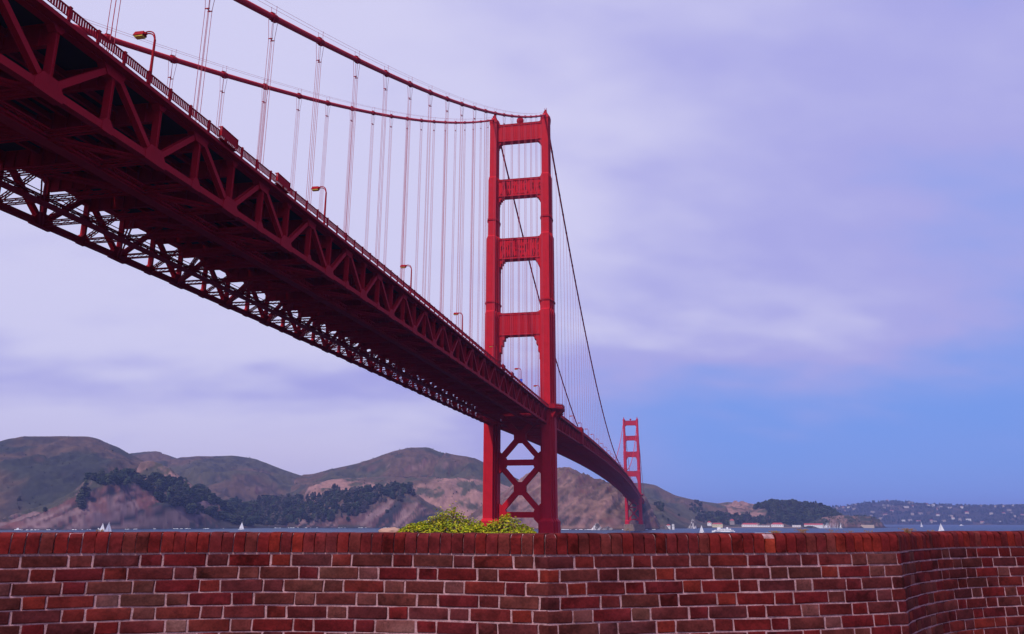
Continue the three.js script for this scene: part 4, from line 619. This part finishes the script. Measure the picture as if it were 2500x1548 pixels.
woods('woodland', ['bluish trees covering the far town hillside', 'dense tree cover between the houses of the far hillside', 'tall trees among the houses of the far hillside'], pickSpots('far_hills', (p) => p[4] < 1.02 && p[3] === 'town' && fbm2(p[0] * 60, slopeOf(p) * 900, 3) > 0.36, 3200, 25, 10, 22), [[0.03, 0.045, 0.04], [0.022, 0.036, 0.036], [0.04, 0.05, 0.04]], 9);
woods('scrub', ['dark scrub scattered over the headland slopes', 'low bushes dotted over the headland hills', 'upright bushes dotted over the headland hills'], pickSpots('headlands', (p) => p[4] < 0.98 && (p[3] === 'grass' || p[3] === 'sand' || p[3] === 'hill' || p[3] === 'low' || p[3] === 'brown') && fbm2(p[0] * 70, p[1] / 60, 3) > 0.5, 900, 26, 2.5, 5.5), [[0.055, 0.055, 0.042], [0.085, 0.062, 0.05]], 10);
woods('scrub', ['low bushes on the far point and its terraces', 'dark bushes on the far point', 'upright bushes on the far point'], pickSpots('point', (p) => p[2] > 8 && fbm2(p[0] * 160, p[1] / 40, 3) > 0.48, 160, 27, 3, 6), [[0.05, 0.06, 0.035]], 11);

// trees that stand alone
const treeLabel = ['leftmost dark tree on the crest above the red cliff', 'second dark tree on the crest above the red cliff', 'tall dark tree on the crest above the red cliff, left of the small house', 'short tree on the crest above the red cliff', 'tallest dark tree above the red cliff', 'small tree right of the white house above the red cliff', 'broad dark tree above the top of the red cliff', 'dark tree at the right end of the red cliff crest', 'first tree of the row under the sandy knoll', 'second tree of the row under the sandy knoll', 'third tree of the row under the sandy knoll', 'fourth tree of the row under the sandy knoll', 'fifth tree of the row under the sandy knoll', 'last tree of the row under the sandy knoll', 'single dark bush on the grassy slope at far left', 'dark round bush high on the slope at far left', 'dark bush on the pink shore cliff left of the green shrubs', 'dark tree near the end of the wooded ridge', 'tall dark tree at the end of the wooded ridge', 'stout tree at the tip of the wooded ridge', 'round bush on the pale slope above the green shrubs', 'small bush on the pale slope above the green shrubs', 'round dark tree on the slope right of the distant tower', 'small dark bush below the round tree right of the distant tower', 'small bush on the spur right of the distant tower', 'bush by the shore right of the distant tower', 'low bush near the shore right of the distant tower'];
COVER.trees.forEach(([b, s, h], i) => {
  const list = surface[b < -0.1 ? 'headlands' : 'ridge']; let best = null, bd = 1e9;
  for (const p of list) { if (p[2] < 1 || p[4] > 1.05) continue; const d = Math.pow((p[0] - b) * 1.5, 2) + Math.pow(slopeOf(p) - s, 2) + p[1] * 2e-10; if (d < bd) { bd = d; best = p; } }
  const [x, z] = spot(best[0], best[1]), T = thing('tree', treeLabel[i], h < 13 ? 'bush' : 'tree', [x, best[2] - 0.5, z], 'single trees on the hills'), q = mulberry(900 + i);
  const c = part('crown', crowns[h < 13 ? i % 2 : i % 3], matte(...fir[i % 4]), T); c.scale.set(h * (0.9 + 0.4 * q()), h, h * (0.9 + 0.4 * q())); if (h < 13) c.position.y = -0.14 * h;
  part('trunk', gTrunk, barkMat, T).scale.setScalar(h); T.rotation.y = q() * 6;
});
// houses
const wallTones = [[0.46, 0.40, 0.37], [0.60, 0.57, 0.54], [0.38, 0.30, 0.26], [0.30, 0.25, 0.24], [0.44, 0.35, 0.31]].map((c) => mat(...c, { roughness: 0.9 })), redRoof = mat(0.36, 0.045, 0.05, { roughness: 0.85 }), greyRoof = mat(0.16, 0.13, 0.14, { roughness: 0.9 }), paneMat = mat(0.03, 0.04, 0.06, { roughness: 0.2 });
function roofGeo(w, h, d, hip) { const o = 0.4, y = 0, a = w / 2 + o, b = d / 2 + o, r = hip ? w / 2 - d * 0.42 : a; const pts = [[-a, y, -b], [a, y, -b], [a, y, b], [-a, y, b], [-r, h, 0], [r, h, 0]], f = [[3, 2, 5], [3, 5, 4], [1, 0, 4], [1, 4, 5], [0, 3, 4], [2, 1, 5], [0, 1, 2], [0, 2, 3]], pos = []; for (const t of f) for (const k of t) pos.push(...pts[k]); const g = new THREE.BufferGeometry(); g.setAttribute('position', new THREE.Float32BufferAttribute(pos, 3)); g.computeVertexNormals(); return g; }
function house(label, x, y, z, w, h, d, turn, wm, rm, rh, hip, windows, group, name = 'house') {
  const T = thing(name, label, windows ? 'building' : 'house', [x, y, z], group); T.rotation.y = turn; part('wall', mbox(w, h + 4, d, 0, h / 2 - 2), wm, T); part('roof', roofGeo(w, rh, d, hip).translate(0, h, 0), rm, T);
  for (let k = 0; k < windows; k++) { const xx = (k + 0.5 - windows / 2) * w / windows; part('window', mbox(Math.min(1.6, w / windows * 0.45), 1.5, 0.1, xx, h * 0.55, d / 2 + 0.03), paneMat, T); }
}
{
  const q = mulberry(77), spots = pickSpots('far_hills', (p) => p[4] > 0.04 && p[4] < 0.93 && p[3] === 'town' && fbm2(p[0] * 45 + 3, slopeOf(p) * 500, 3) > 0.47, 900, 31, 0, 1); let n = 0; const kept = [];
  for (const [x, y, z] of spots) {
    if (n >= 115 || kept.some(([a, b]) => Math.hypot(a - x, b - z) < 40)) continue; kept.push([x, z]); n++;
    const bigH = q() < 0.12, w = bigH ? 28 + q() * 18 : 12 + q() * 14, h = bigH ? 9 + q() * 5 : 5 + q() * 4;
    house('small pale house among the trees of the far town hillside', x, y + 4, z, w, h, 9 + q() * 3, (q() - 0.5) * 1.2 - 0.3, wallTones[Math.floor(q() * 5)], q() < 0.3 ? redRoof : greyRoof, 2 + q() * 1.5, q() < 0.5, 0, 'houses on the far hillside');
  }
  // waterfront buildings: bearing, range, length, height, depth
  const F = (label, b, r, y, w, h, d, wm, rm, rh, hip, win, name) => { const [x, z] = spot(b, r); house(label, x, y, z, w, h, d, -b, wm, rm, rh, hip, win, 'waterfront buildings', name); };
  const cream = mat(0.66, 0.58, 0.38, { roughness: 0.9 }), white = mat(0.74, 0.72, 0.72, { roughness: 0.85 });
  F('small red-roofed cottage left of the cream waterfront building', 0.0492, 2480, 9, 12, 6, 9, white, redRoof, 3.6, true, 2, 'cottage');
  F('cream waterfront building with a red roof', 0.0585, 2440, 4, 30, 6.5, 12, cream, redRoof, 3.2, true, 6, 'waterfront_building');
  F('red-roofed house among the dark trees behind the shore', 0.0758, 2600, 12, 14, 9, 10, wallTones[3], redRoof, 4, true, 3, 'cottage');
  F('long red-roofed shed left of the white boathouses', 0.0960, 2470, 3.5, 46, 6, 14, white, redRoof, 4.2, true, 9, 'waterfront_building');
  F('low white boathouse between the two red-roofed sheds', 0.1120, 2460, 3, 34, 4, 11, white, greyRoof, 1.2, false, 7, 'boathouse');
  F('red-roofed shed in the middle of the waterfront', 0.1272, 2470, 3.5, 34, 6.5, 14, white, redRoof, 4.8, true, 6, 'waterfront_building');
  F('low flat white building beside the flagpole', 0.1485, 2470, 3, 24, 4.5, 11, white, wallTones[1], 0.8, false, 5, 'waterfront_building');
  F('long white building with a red roof at the right end of the waterfront', 0.1672, 2470, 3.5, 50, 6, 13, white, redRoof, 3.6, false, 10, 'waterfront_building');
  F('pale tan sea wall building under the green headland', 0.2238, 2640, 2, 42, 6, 8, mat(0.5, 0.38, 0.3), mat(0.5, 0.38, 0.3), 1, false, 0, 'sea_wall_building');
  F('white house on the crest among the dark trees above the red cliff', -0.6575, 1985, 108, 9, 5, 8, white, wallTones[1], 2, true, 0, 'crest_house');
  { const [x, z] = spot(0.0005, 1878); house('white fog-signal building on the rocks right of the distant tower', x, 3.2, z, 9, 6, 7, -0.1, white, redRoof, 2.4, true, 3, 'lighthouse boat', 'fog_signal_building'); }
  { const [x, z] = spot(0.0060, 1874); house('taller white block beside the fog-signal building', x, 2.6, z, 5, 9, 5, 0.1, white, wallTones[1], 0.8, true, 2, 'lighthouse boat', 'fog_signal_building'); }
  // waterfront quay they stand on
  const [qx, qz] = spot(0.105, 2456), quay = single('quay', mbox(310, 3.6, 30, 0, 1.0), mat(0.24, 0.17, 0.16, { roughness: 1 }), 'long low quay under the red-roofed waterfront buildings', 'quay'); quay.position.set(qx, 0, qz - 6); quay.rotation.y = -0.105;
}
// rocks
function rock(label, x, z, w, h, d, seed, guano) {
  const g = new THREE.IcosahedronGeometry(1, 4), p = g.attributes.position, col = [];
  for (let i = 0; i < p.count; i++) { const n = V(p.getX(i), p.getY(i), p.getZ(i)), k = 0.65 + 0.7 * ridged(n.x * 1.6 + seed, n.y * 1.6 + n.z * 1.9, 4); p.setXYZ(i, n.x * w * k * (1.1 - 0.45 * n.y), n.y * h * k, n.z * d * k * (1.1 - 0.45 * n.y)); const wv = fbm3(n.x * 4 + seed, n.y * 2.2, n.z * 4, 4), t = step(0.47, 0.58, wv) * guano; col.push(mix(0.075, 0.62, t), mix(0.06, 0.58, t), mix(0.065, 0.6, t)); }
  g.setAttribute('color', new THREE.Float32BufferAttribute(col, 3)); g.computeVertexNormals(); const o = single('sea_rock', g, landMat, label, 'rock', 'rocks along the far shore'); o.position.set(x, 0, z);
}
rock('pointed dark sea rock streaked white, left of the waterfront', 132, -1793, 11, 22, 9, 3, 1);
rock('dark shore rock with white streaks at the foot of the bluff', -83, -1368, 10, 13, 8, 5, 1);
rock('brown rock beside the white fog-signal building', 62, -1512, 13, 9, 8, 8, 0.1);
rock('dark rock at the water left of the distant pier', -62, -1360, 14, 7, 9, 10, 0.25);

// boats
const sailMat = mat(0.82, 0.80, 0.82, { roughness: 0.85 }), hullMat = mat(0.75, 0.75, 0.78, { roughness: 0.4 }), foamMat = mat(0.8, 0.82, 0.85, { roughness: 1 });
function hull(L, w, h) { const S = 10, R = 7, pos = [], idx = []; for (let i = 0; i <= S; i++) { const u = i / S, b = w / 2 * Math.pow(Math.sin(Math.PI * Math.min(1, 0.12 + u * 0.88)), 0.7); for (let j = 0; j < R; j++) { const a = Math.PI * j / (R - 1); pos.push((0.5 - u) * L * -1, h * (1 - 1.25 * Math.sin(a)) + h * 0.25 * Math.pow(u, 2), Math.cos(a) * b); } } for (let i = 0; i < S; i++) { for (let j = 0; j < R - 1; j++) { const a = i * R + j, c = a + R; idx.push(a, c, a + 1, c, c + 1, a + 1); } idx.push(i * R, i * R + R - 1, (i + 1) * R, (i + 1) * R, i * R + R - 1, (i + 1) * R + R - 1); } const g = new THREE.BufferGeometry(); g.setAttribute('position', new THREE.Float32BufferAttribute(pos, 3)); g.setIndex(idx); g.computeVertexNormals(); return g; }
function sail(a, b, c, belly) { const N = 8, pos = [], idx = [], n = b.clone().sub(a).cross(c.clone().sub(a)).normalize(); let row = []; for (let i = 0; i <= N; i++) { const r = []; for (let j = 0; j <= N - i; j++) { const u = i / N, v = j / N, p = a.clone().multiplyScalar(1 - u - v).addScaledVector(b, u).addScaledVector(c, v).addScaledVector(n, belly * 9 * u * v * (1 - u - v) + belly * 2 * v * (1 - u - v)); r.push(pos.length / 3); pos.push(p.x, p.y, p.z); } row.push(r); } for (let i = 0; i < N; i++) for (let j = 0; j < N - i; j++) { idx.push(row[i][j], row[i + 1][j], row[i][j + 1]); if (j < N - i - 1) idx.push(row[i + 1][j], row[i + 1][j + 1], row[i][j + 1]); } const g = new THREE.BufferGeometry(); g.setAttribute('position', new THREE.Float32BufferAttribute(pos, 3)); g.setIndex(idx); g.computeVertexNormals(); return g; }
function sailboat(label, x, z, mast, turn, jib = true) {
  const T = thing('sailboat', label, 'sailboat', [x, 0, z], 'sailing boats'), L = mast * 0.72; T.rotation.y = turn; T.rotation.order = 'YXZ';
  part('hull', hull(L, L * 0.28, L * 0.1), hullMat, T); part('mast', rod(V(L * 0.08, L * 0.08, 0), V(L * 0.08, mast, 0), 0.09, 8, 0.06), hullMat, T); part('boom', rod(V(L * 0.08, L * 0.22, 0), V(-L * 0.36, L * 0.2, L * 0.03), 0.07, 6), hullMat, T);
  part('mainsail', sail(V(L * 0.06, mast * 0.97, 0), V(L * 0.06, L * 0.24, 0), V(-L * 0.36, L * 0.22, L * 0.03), 0.5), sailMat, T); if (jib) part('jib', sail(V(L * 0.1, mast * 0.86, 0), V(L * 0.48, L * 0.14, 0), V(L * 0.1, L * 0.2, L * 0.08), 0.4), sailMat, T);
  part('cabin', mbox(L * 0.3, L * 0.07, L * 0.14, 0, L * 0.13), hullMat, T);
}
sailboat('left one of the pair of white sailboats off the red cliff', -875, -839, 14, 0.25);
sailboat('right one of the pair of white sailboats, nearest to the wall', -706, -635, 16.5, 0.9);
sailboat('white sailboat off the pale beach at mid left', -770, -1107, 16, 0.2);
sailboat('white sailboat with two sails left of the ferry', 121, -976, 13.5, 2.6);
sailboat('large white sail right of the green headland, near the wall', 580, -1298, 17, 2.9);
sailboat('slim white sailboat in front of the far town', 955, -2723, 20, 1.9);
{ // ferry
  const T = thing('ferry', 'white passenger ferry crossing the strait, right of the two-sail boat', 'ferry', [158.3, 0, -1034.8]); T.rotation.y = Math.PI + 0.12;
  part('hull', hull(38, 9, 2.6).translate(0, 0.2, 0), hullMat, T); part('main_deck', mbox(31, 2.5, 7.6, -1, 3.5), sailMat, T); part('upper_deck', mbox(22, 2.2, 6.4, -1.5, 5.85), sailMat, T); part('bridge_house', mbox(5, 2.2, 4.6, 7, 7.9), sailMat, T); part('funnel', mbox(2.4, 2.2, 2.2, -7, 8), sailMat, T); part('mast', rod(V(5, 9, 0), V(5, 12.5, 0), 0.12), hullMat, T);
  for (let k = 0; k < 12; k++) for (const s of [-1, 1]) part('window', mbox(1.5, 0.9, 0.06, -14.5 + k * 2.4, 3.8, s * 3.82), paneMat, T);
  for (let k = 0; k < 8; k++) for (const s of [-1, 1]) part('window', mbox(1.5, 0.9, 0.06, -10.5 + k * 2.5, 6.0, s * 3.22), paneMat, T);
}
function motorboat(label, x, z, L, turn) { const T = thing('motorboat', label, 'motorboat', [x, 0, z], 'motorboats'); T.rotation.y = turn; part('hull', hull(L, L * 0.32, L * 0.13), hullMat, T); part('cabin', merge([mbox(L * 0.36, L * 0.14, L * 0.22, 0, L * 0.2), mbox(L * 0.2, L * 0.1, L * 0.2, -L * 0.02, L * 0.31)]), sailMat, T); part('windscreen', mbox(0.06, L * 0.1, L * 0.2, L * 0.185, L * 0.22), paneMat, T); }
motorboat('white motorboat near the left edge under the cliffs', -1094, -898, 11, 0.4);
motorboat('tiny white motorboat beside the pair of sailboats', -1032, -1030, 8, 0.2);
motorboat('small white motorboat in front of the far town', 1412, -3716, 18, 0.1);
for (let k = 0; k < 12; k++) { const q = mulberry(50 + k), [x, z] = spot(0.1765 + k * 0.00185, 2440 + q() * 25); sailboat('bare-masted yacht moored in the small marina right of the waterfront', x, z, 12 + q() * 6, q() * 6, false); scene.children[scene.children.length - 1].userData.group = 'yachts moored in the marina'; }
{ // foam behind the ferry
  const l = [], q = mulberry(66); for (let k = 0; k < 60; k++) { const d = 24 + k * 2.4 + q() * 2, g = new THREE.IcosahedronGeometry(0.35 + q() * 0.7, 0).scale(2.6, 0.35, 1.2); l.push(g.translate(158.3 + d, 0.05, -1034.8 - d * 0.12 + (q() - 0.5) * (1 + d * 0.03))); }
  const o = part('wake', merge(l), foamMat, scene); o.userData = { label: 'broken white wake trailing behind the ferry', category: 'wake', kind: 'stuff' };
  const s = [], L = LAND.headlands; for (let k = 0; k < 260; k++) { const b = -0.78 + q() * 0.5, r = at(L.shore, b, 1) - 4 - q() * 3, [x, z] = spot(b, r); if (fbm2(b * 90, 3, 2) > 0.52) s.push(new THREE.IcosahedronGeometry(0.5 + q() * 0.8, 0).scale(2.5, 0.7, 1.2).translate(x, 0.2, z)); }
  for (let k = 0; k < 60; k++) { const b = -0.13 + q() * 0.13, r = at(LAND.bluff.shore, b, 1) - 3 - q() * 4, [x, z] = spot(b, r); s.push(new THREE.IcosahedronGeometry(0.5 + q() * 0.9, 0).scale(2.5, 0.7, 1.2).translate(x, 0.2, z)); }
  const f = part('surf', merge(s), foamMat, scene); f.userData = { label: 'white surf breaking along the far shore rocks', category: 'surf', kind: 'stuff' };
}

renderer.render(scene, camera);
